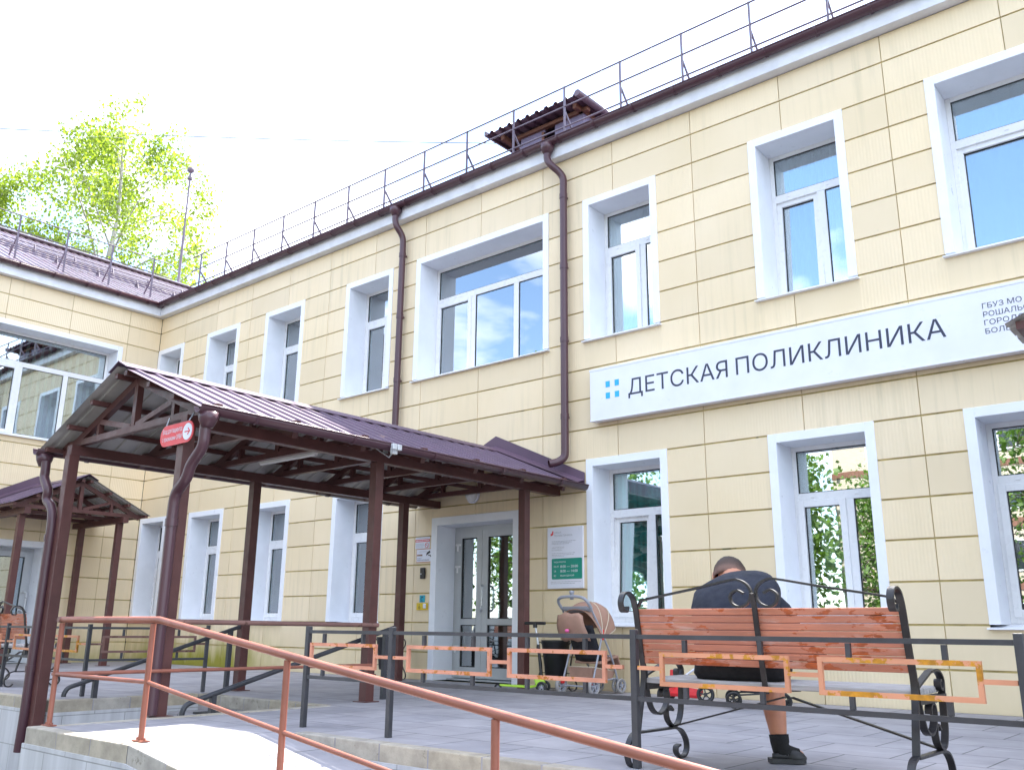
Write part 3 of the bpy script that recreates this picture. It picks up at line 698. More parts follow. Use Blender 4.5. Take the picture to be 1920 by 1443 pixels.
# ================================================================== ROOF RAILINGS, POLE, WIRE
def roof_railing(label, posts, ends, along, base, up, inner):
    t = thing('roof_railing', label, 'railing', base)
    zb = base[2]
    P = (lambda s: (s, up, 0)) if along == 'x' else (lambda s: (up, s, 0))
    iv = Vector(inner)
    for s in posts:
        mb = MB(); q = Vector(P(s)); mb.bar(q+Vector((0, 0, zb)), q+Vector((0, 0, zb+.91)), .022, .03); mb.build('post', M['rail_roof'], t)
        mb = MB(); e = q+iv*.30+Vector((0, 0, zb+.30*RT+.01)); mb.bar(e, q+iv*.015+Vector((0, 0, zb+.50)), .02, .03); mb.bar(q+Vector((0, 0, zb+.005)), e, .03, .008); mb.build('brace', M['rail_roof'], t)
    for h in (.90, .58, .25):
        mb = MB(); a = Vector(P(ends[0]))+Vector((0, 0, zb+h)); b = Vector(P(ends[1]))+Vector((0, 0, zb+h)); mb.tube([a, b], .0125, 8); mb.build('rail', M['rail_roof'], t)
    return t
roof_railing('plum three bar safety railing along the eave of the long main roof', [.75+.968*k for k in range(30)], (.42, 29.5), 'x', (10, .3, 7.43), .3, (0, 1, 0))
roof_railing('plum three bar safety railing on the roof of the left wing', [-.2-.92*k for k in range(9)], (-8.0, .25), 'y', (-.3, -3, 7.43), -.3, (-1, 0, 0))
t = thing('lightning_rod', 'tall thin grey mast with a small cap standing on the left wing roof', 'mast', (-6.2, 3.54, 9.9))
mb = MB(); mb.tube([(-6.2, 3.54, 9.9), (-6.2, 3.54, 12.2)], .042, 8); mb.tube([(-6.2, 3.54, 12.2), (-6.2, 3.54, 14.0)], .03, 8); mb.build('pole', M['rail_roof'], t)
mb = MB(); mb.tube([(-6.2, 3.54, 13.75), (-6.2, 3.54, 13.82)], .075, 10); mb.lathe([(.05, 13.98), (.11, 14.04), (.10, 14.12), (.04, 14.16)], (-6.2, 3.54, 0), 12); mb.build('cap', M['rail_roof'], t)
mb = MB(); a = Vector((-25.8, 1.2, 22.06)); b = Vector((-1.1, 22.3, 21.5)); mb.tube([a.lerp(b, k/24)-Vector((0, 0, .25*(1-(k/12-1)**2))) for k in range(25)], .021, 5)
tag(mb.build('overhead_wire', M['black']), 'thin dark overhead wire crossing the sky in front of the birches', 'wire')

# ================================================================== CANOPIES
def make_canopy(name, label, cx, yf, yback, posts_x, posts_y, eave_x, ze, zr, zbeam, foot, T=None, gut=True, pipes=None, flash=True, ny=4, over=.22):
    t = thing(name, label, 'canopy', T((cx, yback-.3, 0)) if T else (cx, yback-.3, 0))
    HW = eave_x; sl = (zr-ze)/HW
    for px in posts_x:
        for py in posts_y:
            mb = MB(T); mb.box(px-.05, px+.05, py-.05, py+.05, foot(px, py), zbeam); mb.box(px-.09, px+.09, py-.09, py+.09, foot(px, py), foot(px, py)+.008); mb.build('post', M['brown'], t, bevel=.004)
    for px in posts_x:
        mb = MB(T); mb.box(px-.05, px+.05, yf+over-.1, yback-.0, zbeam, zbeam+.10); mb.build('beam', M['brown'], t, bevel=.004)
    zc = zbeam+.10                                                # truss bottom chord
    cxm = cx; ys = [yf+over+(yback-.30-yf-over)*k/(ny-1) for k in range(ny)]
    for y in ys:
        mb = MB(T); x0, x1 = cx-HW+.12, cx+HW-.12
        zt = lambda x: zr-abs(x-cx)*sl-.10
        mb.bar((x0-.05, y, zc+.03), (x1+.05, y, zc+.03), .06, .06)
        mb.bar((x0-.02, y-.001, zt(x0)), (cx, y-.001, zt(cx)), .055, .07); mb.bar((x1+.02, y+.001, zt(x1)), (cx, y+.001, zt(cx)), .055, .07)
        mb.bar((cx, y+.002, zc+.05), (cx, y+.002, zt(cx)-.02), .06, .06)
        for sg in (-1, 1):
            xm = cx+sg*HW*.47; mb.bar((xm, y+.003, zc+.05), (xm, y+.003, zt(xm)-.01), .045, .05); mb.bar((cx+sg*.05, y-.003, zc+.06), (xm-sg*.03, y-.003, zt(xm)-.02), .045, .05)
        mb.build('truss', M['brown'], t)
    for sg in (-1, 1):
        for fr in (.06, .36, .66, .95):
            mb = MB(T); x = cx+sg*HW*fr; z = zr-HW*fr*sl-.042; mb.box(x-.025, x+.025, yf+.03, yback-.03, z-.022, z+.022); mb.build('purlin', M['brown'], t)
    for sg in (-1, 1):                                            # profiled sheet on each slope, with overlapping sheets
        mb = MB(T); prof = [(0, 0), (.36, 0), (.40, 1), (.60, 1), (.64, 0)]; per = .19; rows = [[], []]; y = yf
        while y < yback-.02:
            for q, h in prof:
                yy = min(y+q*per, yback-.02); lift = .02*(((yy-yf) % 1.14)/1.14 < .04)
                rows[0].append((cx+sg*.02, yy, zr+h*.017)); rows[1].append((cx+sg*HW, yy, ze+h*.017))
            y += per
        mb.grid(rows, 0, False)
        k = len(mb.v); base = list(mb.v)
        mb.v += [v-Vector((0, 0, .0035)) for v in base]; mb.f += [[i+k for i in reversed(f)] for f in mb.f]; mb.mi += [1]*(len(mb.mi)); mb.sm += mb.sm[:]
        mb.build('roof_sheet', [M['sheet'], M['sheet_under']], t, recalc=False)
    mb = MB(T)
    mb.prism([(cx-.17, yf-.01, zr-.17*sl+.034), (cx, yf-.01, zr+.045), (cx+.17, yf-.01, zr-.17*sl+.034), (cx+.17, yf-.01, zr-.17*sl+.026), (cx, yf-.01, zr+.036), (cx-.17, yf-.01, zr-.17*sl+.026)], (0, yback-yf-.03, 0))
    mb.build('ridge_cap', M['sheet'], t)
    if flash:
        mb = MB(T); h = .21; mb.prism([(cx-HW, yback-.012, ze-.02), (cx, yback-.012, zr), (cx+HW, yback-.012, ze-.02), (cx+HW, yback-.012, ze+h-.04), (cx, yback-.012, zr+h), (cx-HW, yback-.012, ze+h-.04)], (0, .01, 0))
        for sg in (-1, 1): mb.prism([(cx, yback-.013, zr+.07), (cx+sg*HW, yback-.013, ze+.07), (cx+sg*HW, yback-.16, ze+.03), (cx, yback-.16, zr+.03)], (0, 0, .004))
        mb.build('flashing', M['sheet'], t)
    if gut:
        for sg in (-1, 1):
            gutter((cx+sg*(HW-.03), yf-.03, ze-.005), (cx+sg*(HW-.03), yback-.04, ze-.005), (sg, 0, 0), t, r=.058, brackets=.9)
            if pipes and pipes.get(sg):
                mb = MB(); gx = cx+sg*(HW+.03); mb.lathe([(.085, ze-.05), (.075, ze-.11), (.046, ze-.17)], (gx, pipes[sg][0][1], 0), 14)
                mb.tube(cr(pipes[sg], 7), .045, 14)
                for c in pipes.get('col%d' % sg, []): mb.tube([c, (c[0], c[1], c[2]+.06)], .052, 14)
                mb.build('downpipe', M['pipe'], t)
    return t
ZE, ZR = 2.375, 2.975
mp = {-1: [(8.05, -5.22, 2.25), (8.06, -5.22, 2.15), (8.07, -5.22, 2.08), (8.17, -5.215, 1.96), (8.17, -5.21, 1.86), (8.27, -5.2, 1.78), (8.33, -5.2, 1.62), (8.33, -5.2, 1.2), (8.33, -5.2, .4), (8.33, -5.2, -.1), (8.31, -5.2, -.44)],
      1: [(10.95, -5.22, 2.25), (10.95, -5.22, 2.16), (10.93, -5.22, 2.05), (10.80, -5.22, 1.93), (10.74, -5.22, 1.82), (10.60, -5.21, 1.72), (10.57, -5.21, 1.58), (10.57, -5.21, 1.2), (10.57, -5.21, .6), (10.57, -5.21, .02)],
      'col-1': [(8.33, -5.2, 1.45), (8.33, -5.2, .25)], 'col1': [(10.57, -5.21, 1.45)]}
CAN = make_canopy('entrance_canopy', 'large brown gabled canopy on steel posts over the main clinic entrance', 9.49, -5.29, -.03, (8.42, 10.52), (-.68, -3.02, -5.13), 1.46, ZE, ZR, 2.285,
                  lambda x, y: (-.60 if x < 9 else .0) if y < -4.0 else .0, pipes=mp, ny=7)
Tc = lambda p: (-p[1], p[0], p[2])                                # wing canopy: its outward axis is +x
make_canopy('entrance_canopy', 'smaller brown gabled canopy on steel posts over the left wing door', -2.07, -2.1, -.03, (-1.28, -2.93), (-.32, -1.76), 1.17, 2.545, 3.10, 2.40, lambda x, y: 0., T=Tc, gut=False, ny=3)
make_canopy('entrance_canopy', 'canopy at the right edge, only its roof corner showing before the white sign', 17.86, -3.66, -.03, (17.15, 18.6), (-.68, -2.2), 1.46, 2.33, 2.95, 2.2, lambda x, y: 0., gut=False, ny=4, over=1.3)
# lamps and sign on the main canopy
t = thing('tube_lamp', 'long white fluorescent tube lamp slung under the entrance canopy', 'lamp', (9.55, -3.4, 2.40))
mb = MB(); mb.box(9.02, 10.05, -3.44, -3.36, 2.392, 2.45); mb.build('housing', M['tube'], t, bevel=.008)
mb = MB(); mb.tube([(9.06, -3.40, 2.38), (10.01, -3.40, 2.38)], .022, 12); mb.build('tube', M['lamp'], t)
mb = MB(); mb.tube(cr([(9.5, -3.4, 2.46), (9.52, -3.42, 2.56), (9.47, -3.4, 2.66), (9.5, -3.38, 2.78)], 6), .005, 6); mb.build('cable', M['grey_pl'], t)
t = thing('floodlight', 'small twin white floodlight on the gutter of the entrance canopy', 'floodlight', (11.12, -3.3, 2.33))
for k in (-.045, .045):
    mb = MB(); mb.box(11.085, 11.12, -3.3+k*.7-.025, -3.3+k*.7+.025, 2.305, 2.36); mb.build('lamp_head', M['alu'], t, bevel=.005)
mb = MB(); mb.box(11.05, 11.085, -3.33, -3.27, 2.27, 2.33); mb.tube([(11.06, -3.3, 2.29), (10.98, -3.28, 2.25), (10.75, -3.25, 2.37)], .006, 6); mb.build('bracket', M['alu'], t)
t = thing('direction_sign', 'red rounded sign with white arrow hanging under the canopy gable', 'sign', (10.50, -5.20, 2.12))
def rrect(x0, x1, z0, z1, r, y, n=8):
    pts = []
    for cx_, cz_, a0 in ((x1-r, z0+r, -90), (x1-r, z1-r, 0), (x0+r, z1-r, 90), (x0+r, z0+r, 180)):
        for k in range(n+1): a = R(a0+90*k/n); pts.append((cx_+r*math.cos(a), y, cz_+r*math.sin(a)))
    return pts
T_ = lambda p: (p[0]+.055, p[1], p[2]-.025)
mb = MB(T_); mb.prism(rrect(10.175, 10.69, 2.155, 2.335, .085, -5.205), (0, .008, 0)); mb.build('board', M['red_ink'], t)
mb = MB(T_); mb.prism([(10.605+.07*math.cos(2*math.pi*k/28), -5.2085, 2.245+.07*math.sin(2*math.pi*k/28)) for k in range(28)], (0, .003, 0)); mb.build('disc', M['white'], t)
mb = MB(T_); y = -5.2105
mb.prism([(10.565, y, 2.240), (10.628, y, 2.240), (10.628, y, 2.250), (10.565, y, 2.250)], (0, .0015, 0)); mb.prism([(10.617, y-.0002, 2.213), (10.650, y-.0002, 2.245), (10.617, y-.0002, 2.277), (10.610, y-.0002, 2.270), (10.635, y-.0002, 2.245), (10.610, y-.0002, 2.220)], (0, .0015, 0)); mb.build('arrow', M['red_ink'], t)
lettering([('Вход для пациентов', 10.268, 10.575, 2.230, 2.282), ('с признаками ОРВИ', 10.268, 10.575, 2.164, 2.214)], 'lettering', M['white'], t, -5.2065)
mb = MB(T_); mb.tube([(10.25, -5.2, 2.33), (10.25, -5.18, 2.41)], .006, 6); mb.build('hanger', M['steel'], t); mb = MB(T_); mb.tube([(10.6, -5.2, 2.33), (10.6, -5.16, 2.41)], .006, 6); mb.build('hanger', M['steel'], t)

# ================================================================== SIGNS ON THE FACADE
t = thing('name_board', 'long white board with dark lettering and four blue squares above the ground floor windows', 'sign', (13.9, -.09, 3.14))
mb = MB(); mb.box(11.13, 16.72, -.15, -.03, 3.138, 3.79); mb.build('board', M['white'], t, bevel=.006)
mb = MB(); mb.box(11.125, 16.725, -.154, -.10, 3.134, 3.150); mb.box(11.125, 16.725, -.154, -.10, 3.768, 3.795); mb.build('edge_trim', M['white'], t, bevel=.003)
mb = MB()
for a in (11.365, 11.498):
    for z in (3.392, 3.535): mb.prism([(a, -.1525, z), (a+.062, -.1525, z), (a+.062, -.1525, z+.075), (a, -.1525, z+.075)], (0, .002, 0))
mb.build('emblem', M['sky_ink'], t)
lettering([('ДЕТСКАЯ', 11.69, 12.995, 3.345, 3.588), ('ПОЛИКЛИНИКА', 13.095, 15.265, 3.388, 3.588)], 'lettering', M['ink'], t, -.1515)
lettering([('ГБУЗ МО', 15.60, 15.93, 3.592, 3.645), ('РОШАЛЬСКАЯ', 15.60, 16.13, 3.510, 3.563), ('ГОРОДСКАЯ', 15.60, 16.09, 3.419, 3.481), ('БОЛЬНИЦА', 15.60, 16.05, 3.336, 3.398)], 'lettering', M['ink'], t, -.1515)
t = thing('info_board', 'white board with green opening hours panel on the wall beside the window', 'sign', (10.645, -.03, 1.155))
mb = MB(); mb.box(10.375, 10.918, -.045, -.017, 1.155, 1.897); mb.build('board', M['white'], t, bevel=.003)
mb = MB(); mb.prism(rrect(10.445, 10.905, 1.265, 1.515, .014, -.0475, 4), (0, .002, 0)); mb.build('hours_panel', M['green_ink'], t)
lettering([('ЧАСЫ РАБОТЫ', 10.48, 10.66, 1.463, 1.481), ('ПН–ПТ', 10.48, 10.555, 1.407, 1.427), ('8:00 — 20:00', 10.58, 10.845, 1.402, 1.432), ('СБ', 10.48, 10.512, 1.352, 1.372), ('8:00 — 14:00', 10.58, 10.84, 1.347, 1.377), ('ВС', 10.48, 10.512, 1.297, 1.317), ('ВЫХОДНОЙ', 10.58, 10.785, 1.295, 1.322)], 'lettering', M['white'], t, -.0482)
lettering([('НАША', 10.485, 10.592, 1.822, 1.845), ('ПОЛИКЛИНИКА', 10.485, 10.765, 1.782, 1.805), ('«ШАТУРСКАЯ', 10.445, 10.635, 1.637, 1.659), ('БОЛЬНИЦА»', 10.445, 10.605, 1.606, 1.628)], 'lettering', M['grey_ink'], t, -.0462)
mb = MB()
for z, a, b in ((1.722, 10.445, 10.82), (1.706, 10.445, 10.75), (1.69, 10.445, 10.71), (1.575, 10.445, 10.80), (1.556, 10.445, 10.78), (1.538, 10.445, 10.63), (1.232, 10.43, 10.885), (1.212, 10.43, 10.80)):
    x = a
    while x < b: l = random.uniform(.012, .045); mb.prism([(x, -.0462, z), (min(b, x+l), -.0462, z), (min(b, x+l), -.0462, z+.006), (x, -.0462, z+.006)], (0, .001, 0)); x += l+.007
mb.build('small_print', M['grey_ink'], t)
mb = MB(); y = -.0465
mb.prism([(10.425, y, 1.80), (10.445, y, 1.795), (10.468, y, 1.81), (10.472, y, 1.85), (10.455, y, 1.855), (10.447, y, 1.825), (10.43, y, 1.822)], (0, .002, 0)); mb.build('emblem', M['red_ink'], t)
def plate(name, label, cat, x0, x1, z0, z1, mat, th=.006):
    t = thing(name, label, cat, ((x0+x1)/2, -.02, z0)); mb = MB(); mb.box(x0, x1, -.017-th, -.0165, z0, z1); mb.build('plate', mat, t); return t, -.017-th-.0012
def bars(mb, y, rows):
    for z, a, b, h in rows:
        x = a
        while x < b: l = random.uniform(.01, .03); mb.prism([(x, y, z), (min(b, x+l), y, z), (min(b, x+l), y, z+h), (x, y, z+h)], (0, .001, 0)); x += l+.005
t, y = plate('no_smoking_sign', 'small white sign with red band and crossed cigarette left of the door', 'sign', 7.985, 8.268, 1.752, 1.912, M['white'])
mb = MB(); mb.prism([(7.985, y, 1.845), (8.268, y, 1.845), (8.268, y, 1.878), (7.985, y, 1.878)], (0, .001, 0))
mb.tube([(8.215+.033*math.cos(a*math.pi/12), y, 1.795+.033*math.sin(a*math.pi/12)) for a in range(25)], .0035, 5, caps=False); mb.bar((8.192, y, 1.818), (8.238, y, 1.772), .003, .007, (0, 1, 0)); mb.build('symbol', M['red_ink'], t)
mb = MB(); bars(mb, y, ((1.892, 8.0, 8.25, .008), (1.818, 8.0, 8.16, .006), (1.803, 8.0, 8.15, .006), (1.788, 8.0, 8.16, .006), (1.77, 8.0, 8.14, .006))); mb.box(8.195, 8.225, y, y+.001, 1.791, 1.798); mb.build('small_print', M['grey_ink'], t)
mb = MB(); bars(mb, y-.0008, ((1.856, 8.0, 8.255, .011),)); mb.build('band_print', M['white'], t)
t, y = plate('camera_sign', 'white sign with camera pictogram and thin orange border left of the door', 'sign', 8.01, 8.33, 1.560, 1.748, pm('sign_border_orange', (.55, .22, .10)))
mb = MB(); mb.box(8.018, 8.322, y-.001, y, 1.568, 1.740); mb.build('face', M['white'], t); y -= .002
lettering([('ВЕДЕТСЯ', 8.035, 8.115, 1.607, 1.624), ('ВИДЕОНАБЛЮДЕНИЕ', 8.035, 8.27, 1.580, 1.600)], 'lettering', M['ink'], t, y-.0005)
mb = MB(); mb.bar((8.225, y, 1.675), (8.285, y, 1.705), .004, .03, (0, 0, 1)); mb.bar((8.285, y, 1.66), (8.305, y, 1.632), .004, .012, (0, 0, 1)); mb.bar((8.25, y, 1.655), (8.29, y, 1.65), .004, .012); mb.prism([(8.210, y-.002, 1.655), (8.222, y-.002, 1.69), (8.232, y-.002, 1.685), (8.222, y-.002, 1.652)], (0, .002, 0)); mb.build('pictogram', M['black'], t)
mb = MB(); mb.box(8.03, 8.135, y-.001, y, 1.648, 1.670); mb.build('band', pm('sign_brown_band', (.30, .17, .10)), t)
mb = MB(); bars(mb, y, ((1.705, 8.06, 8.22, .006),)); mb.build('small_print', M['grey_ink'], t)
t = thing('intercom', 'black wall intercom with a tiny white button beside the door', 'intercom', (8.165, -.03, 1.335))
mb = MB(); mb.box(8.118, 8.205, -.05, -.0165, 1.335, 1.487); mb.build('body', M['black'], t, bevel=.01)
mb = MB(); mb.lathe([(.009, -.054), (.009, -.049)], (8.145, 0, 1.40), 10, 'y'); mb.build('button', M['white'], t)
t, y = plate('assistance_sign', 'small teal square sign with a pictogram above the yellow call plate', 'sign', 8.105, 8.205, 1.017, 1.112, M['teal_sign'])
mb = MB(); mb.tube([(8.155+.022*math.cos(a*math.pi/10), y, 1.058+.024*math.sin(a*math.pi/10)) for a in range(3, 18)], .004, 5); mb.box(8.14, 8.17, y, y+.001, 1.085, 1.095); bars(mb, y, ((1.026, 8.112, 8.198, .004),)); mb.build('pictogram', M['ink'], t)
t, y = plate('call_plate', 'yellow call plate with wheelchair symbol and white button by the door', 'sign', 8.055, 8.268, .913, 1.008, M['yellow'], .012)
mb = MB(); mb.tube([(8.112+.014*math.cos(a*math.pi/8), y, .945+.014*math.sin(a*math.pi/8)) for a in range(-12, 3)], .0025, 5); mb.box(8.105, 8.111, y, y+.001, .95, .978); mb.box(8.105, 8.122, y, y+.001, .955, .96); mb.lathe([(.006, y), (.006, y+.001)], (8.108, 0, .987), 8, 'y'); mb.build('pictogram', M['black'], t)
mb = MB(); mb.box(8.195, 8.245, y-.015, y+.001, .935, .998); mb.build('button', M['white'], t, bevel=.006)
t = thing('wall_lamp', 'round milky glass wall lamp above the entrance door', 'lamp', (9.083, -.02, 2.42))
mb = MB(); mb.lathe([(.115, -.016), (.115, -.045), (.10, -.05)], (9.083, 0, 2.425), 24, 'y'); mb.build('base', M['white'], t)
mb = MB(); mb.lathe([(.10, -.05), (.098, -.075), (.08, -.10), (.05, -.118), (.0, -.125)], (9.083, 0, 2.425), 24, 'y'); mb.build('globe', M['lamp'], t)

# ================================================================== HANDRAILS AND FENCES
t = thing('ramp_handrail', 'red brown tubular handrail round the landing and down the ramp', 'railing', (11.5, -6.0, 0))
xs = [10.64, 11.90, 13.30, 14.75, 16.2]; zt = lambda x: .712-RS*max(0, x-11.97)
def rb(x, y, z0, z1):
    mb = MB(); mb.tube([(x, y, z0), (x, y, z1)], .0185, 10); mb.box(x-.055, x+.055, y-.03, y+.03, z0-.001, z0+.007)
    for k in (-.042, .042): mb.tube([(x+k, y, z0+.006), (x+k, y, z0+.022)], .008, 6)
    mb.build('post', M['railbrown'], t)
for x in xs: rb(x, -6.0, rz_(x)+.004, zt(x)-.02)
mb = MB(); mb.tube([(10.60, -6.0, .715), (11.97, -6.0, .715), (16.35, -6.0, zt(16.35))], .0215, 12); mb.build('handrail', M['railbrown'], t)
mb = MB(); mb.tube([(10.60, -6.0, .345), (11.90, -6.0, .345), (16.2, -6.0, .345-RS*(16.2-11.97))], .0135, 10); mb.build('mid_rail', M['railbrown'], t)
mb = MB(); mb.tube([(10.63, -6.03, .715), (10.585, -2.97, .70)], .020, 10); mb.build('handrail', M['peel3'], t)
mb = MB(); mb.tube([(10.64, -6.0, .345), (10.585, -2.97, .335)], .014, 10); mb.build('mid_rail', M['railbrown'], t)
for i, (x, lab, p) in enumerate(((8.42, 'dark stair handrail at the left side of the entrance steps', ((-3.08, .668), (-3.50, .555), (-4.78, .135))), (10.40, 'dark stair handrail at the right side of the entrance steps', ((-2.60, .675), (-3.0, .56), (-4.72, .095))))):
    t = thing('stair_handrail', lab, 'handrail', (x, -3.9, -.4), 'handrails of the entrance steps')
    e = p[2]; mb = MB(); mb.tube([(x, p[0][0]+.02, p[0][1]), (x, p[0][0], p[0][1])]+[(x, e[0], e[1])]+[Vector(q) for q in cr([(x, e[0], e[1]), (x, e[0]-.09, e[1]-.03), (x, e[0]-.125, e[1]-.075), (x, e[0]-.13, e[1]-.11)], 4)[1:]], .022, 12); mb.build('handrail', M['iron'], t)
    ln = lambda y: p[0][1]+(e[1]-p[0][1])*(y-p[0][0])/(e[0]-p[0][0])
    for y, zb in ((p[0][0]-.10, 0.), (-4.62 if i == 0 else -4.58, -.62)):
        mb = MB(); mb.box(x-.022, x+.022, y-.022, y+.022, zb, ln(y)-.012); mb.build('post', M['iron'], t)
def fence(label, secs, group=None):
    # secs: list of (p0, p1, [(a0,a1,ztop,zbot,mat)..], links) in plan
    t = thing('terrace_fence', label, 'fence', (secs[0][0][0], secs[0][0][1], 0)); done = []
    for (p0, p1, rects, matname, over) in secs:
        p0 = Vector((p0[0], p0[1], 0)); p1 = Vector((p1[0], p1[1], 0)); d = (p1-p0); ln = d.length; d.normalize(); nrm = Vector((-d.y, d.x, 0))
        for p in (p0, p1):
            if any((p-q).length < .02 for q in done): continue
            done.append(p); mb = MB(); mb.bar(p, p+Vector((0, 0, .685)), .036, .036, d); mb.build('post', M['iron'], t, bevel=.003)
        for z, nm in ((.648, 'top_rail'), (.338, 'bottom_rail')):
            mb = MB(); mb.bar(p0+d*.018+Vector((0, 0, z)), p1-d*.018+Vector((0, 0, z)), .023, .023); mb.build(nm, M['iron'], t)
        U = lambda s, z: p0+d*s+nrm*0.0+Vector((0, 0, z))
        for (a, b) in rects:
            mb = MB(); z0, z1 = .418, .562; w = .022
            mb.bar(U(a, z1), U(b, z1), w, w); mb.bar(U(a, z0), U(b, z0), w, w); mb.bar(U(a+.011, z0+.011), U(a+.011, z1-.011), w-.001, w-.001); mb.bar(U(b-.011, z0+.011), U(b-.011, z1-.011), w-.001, w-.001)
            mb.build('frame', M[matname], t)
            for s in (a+(b-a)*.21, a+(b-a)*.8):
                mb = MB(); mb.bar(U(s, .573), U(s, .635), .022, .022, d); mb.build('strut', M['iron'], t); mb = MB(); mb.bar(U(s, .351), U(s, .407), .022, .022, d); mb.build('strut', M['iron'], t)
        pts = [.022]+[x for r in rects for x in r]+[ln-.022]
        for k in range(0, len(pts), 2):
            a, b = pts[k], pts[k+1]
            if over == 'gap' and k == len(pts)-2: b = b-.05
            if b-a > .03:
                mb = MB(); mb.bar(U(a, .492), U(b, .492), .02, .02); mb.build('link_bar', M[matname], t)
    return t
Fy = -4.8
fence('dark fence with peeling salmon frames along the terrace edge before the bench', [((11.905, Fy), (12.79, Fy), [(.035, .735)], 'peel', ''), ((12.79, Fy), (14.67, Fy), [(.15, .87), (1.005, 1.70)], 'peel', 'gap'), ((14.67, Fy), (16.50, Fy), [(.155, .85), (.99, 1.68)], 'peel2', '')])
fence('dark fence with salmon frames round the left terrace and its bench', [((4.30, -4.6), (6.17, -4.6), [(.15, .87), (1.0, 1.7)], 'peel2', ''), ((6.17, -4.6), (8.13, -4.6), [(.20, 1.74)], 'peel2', ''), ((8.13, -4.6), (8.36, -3.42), [(.13, 1.08)], 'peel3', '')])

# ================================================================== BENCHES
def bench_parts():
    t = thing('park_bench', '', 'bench'); local(t); HL = .70
    back = cr([(-.345, .80), (-.352, .775), (-.385, .778), (-.40, .82), (-.378, .862), (-.335, .872), (-.292, .855), (-.268, .82), (-.25, .765), (-.236, .69), (-.215, .58), (-.19, .47), (-.205, .37), (-.24, .25), (-.262, .165)], 5)
    rfoot = cr([(-.262, .165), (-.32, .148), (-.362, .10), (-.368, .05), (-.345, .008), (-.30, .004), (-.272, .03)], 5)
    arm = [Vector((0, -.192, .44)), Vector((0, .03, .505))]
    armf = cr([(.03, .505), (.10, .512), (.165, .50), (.205, .465), (.20, .40), (.195, .37)], 5)
    armsc = cr([(.205, .465), (.185, .425), (.15, .43), (.148, .46), (.17, .465)], 5)
    u1 = cr([(-.185, .47), (-.165, .36), (-.125, .272), (-.06, .24), (.0, .258), (.04, .31), (.035, .355), (.0, .37), (-.03, .35), (-.032, .325)], 5)
    u2 = cr([(.085, .25), (.05, .275), (.025, .255), (.035, .205), (.085, .168), (.145, .18), (.18, .235), (.19, .30), (.195, .37)], 5)
    ff = [Vector((-.262, .160, 0)), Vector((.11, .158, 0))]+[v for v in cr([(.11, .158), (.175, .14), (.225, .09), (.232, .04), (.20, .006), (.15, .005), (.115, .03), (.118, .058), (.15, .066)], 5)]
    def st(mb, path, x, w=.032, th=.011): mb.strip([(x, p[0], p[1]) if len(p) == 2 or True and abs(p[2]) < 1e-9 else p for p in path], th, w, (1, 0, 0))
    for sx in (-1, 1):
        x = sx*HL; mb = MB()
        for k, path in enumerate((back, rfoot, armf, armsc, u1, u2, ff)): st(mb, [(p[0], p[1], 0) for p in path], x+.0004*k)
        mb.strip([(x, -.192, .44), (x, .03, .507)], .011, .031, (1, 0, 0))
        mb.build('side_frame', M['ironb'], t)
    mb = MB()
    mb.strip([(0, -.29, .86), (0, -.268, .79), (0, -.254, .70), (0, -.226, .55), (0, -.203, .42), (0, -.19, .385)], .011, .026, (1, 0, 0))
    mb.strip([(.012, .16, .385), (.012, -.18, .395)], .01, .03, (1, 0, 0)); mb.build('middle_bar', M['ironb'], t)
    for sx in (-1, 1):
        mb = MB(); y = -.262
        P = cr([(sx*HL*.985, y+.02, .80), (sx*HL*.95, y+.005, .825), (sx*HL*.9, y, .838), (sx*HL*.5, y-.005, .885), (sx*.13, y-.01, .925), (sx*.075, y-.01, .925), (sx*.03, y-.01, .90), (sx*.012, y-.01, .86), (sx*.03, y-.01, .815), (sx*.075, y-.01, .795), (sx*.115, y-.01, .81), (sx*.125, y-.01, .85), (sx*.09, y-.01, .875), (sx*.055, y-.01, .86)], 5)
        mb.strip(P, .011, .022, (0, 1, 0)); mb.build('top_scroll', M['ironb'], t)
    for sx in (-1, 1):
        mb = MB(); mb.strip([(sx*HL, .10, .165), (sx*.02, .06, .355)], .008, .028, (0, 1, 0)); mb.build('brace', M['ironb'], t)
    mb = MB(); n = 8; z0, z1 = .505, .790; y0, y1 = -.212, -.262
    rr = random.Random(3)
    for k in range(n):
        a = z0+(z1-z0)*k/n; b = z0+(z1-z0)*(k+1)/n-.0018; f = lambda z: y0+(y1-y0)*(z-z0)/(z1-z0)
        j = rr.uniform(-.002, .002)
        mb.add([(-HL+.006, f(a)+j+.014, a), (HL-.006, f(a)-j+.014, a), (HL-.006, f(a)-j+.034, a), (-HL+.006, f(a)+j+.034, a), (-HL+.006, f(b)+j+.014, b), (HL-.006, f(b)-j+.014, b), (HL-.006, f(b)-j+.034, b), (-HL+.006, f(b)+j+.034, b)],
               [(0, 3, 2, 1), (4, 5, 6, 7), (0, 1, 5, 4), (1, 2, 6, 5), (2, 3, 7, 6), (3, 0, 4, 7)])
    mb.build('backrest', M['plank'], t, bevel=.004)
    mb = MB()
    for k in range(5): mb.box(-HL+.01, HL-.01, -.185+k*.08, -.185+k*.08+.072, .405+.001*k, .432+.001*k)
    mb.build('seat', M['seatwood'], t, bevel=.004)
    mb = MB()
    for x in (-HL, HL): mb.box(x-.02, x+.02, -.19, .205, .372, .404)
    mb.build('seat_bearer', M['ironb'], t)
    return t
BN = bench_parts(); BN.location = (15.33, -4.46, 0.004); BN['label'] = 'wrought iron bench with peeling salmon planks that the man in black sits on'; BN['group'] = 'wrought iron benches on the terraces'
b2 = copy_tree(BN); b2.location = (5.62, -4.26, .004); b2['label'] = 'wrought iron bench with orange planks behind the fence of the left terrace'

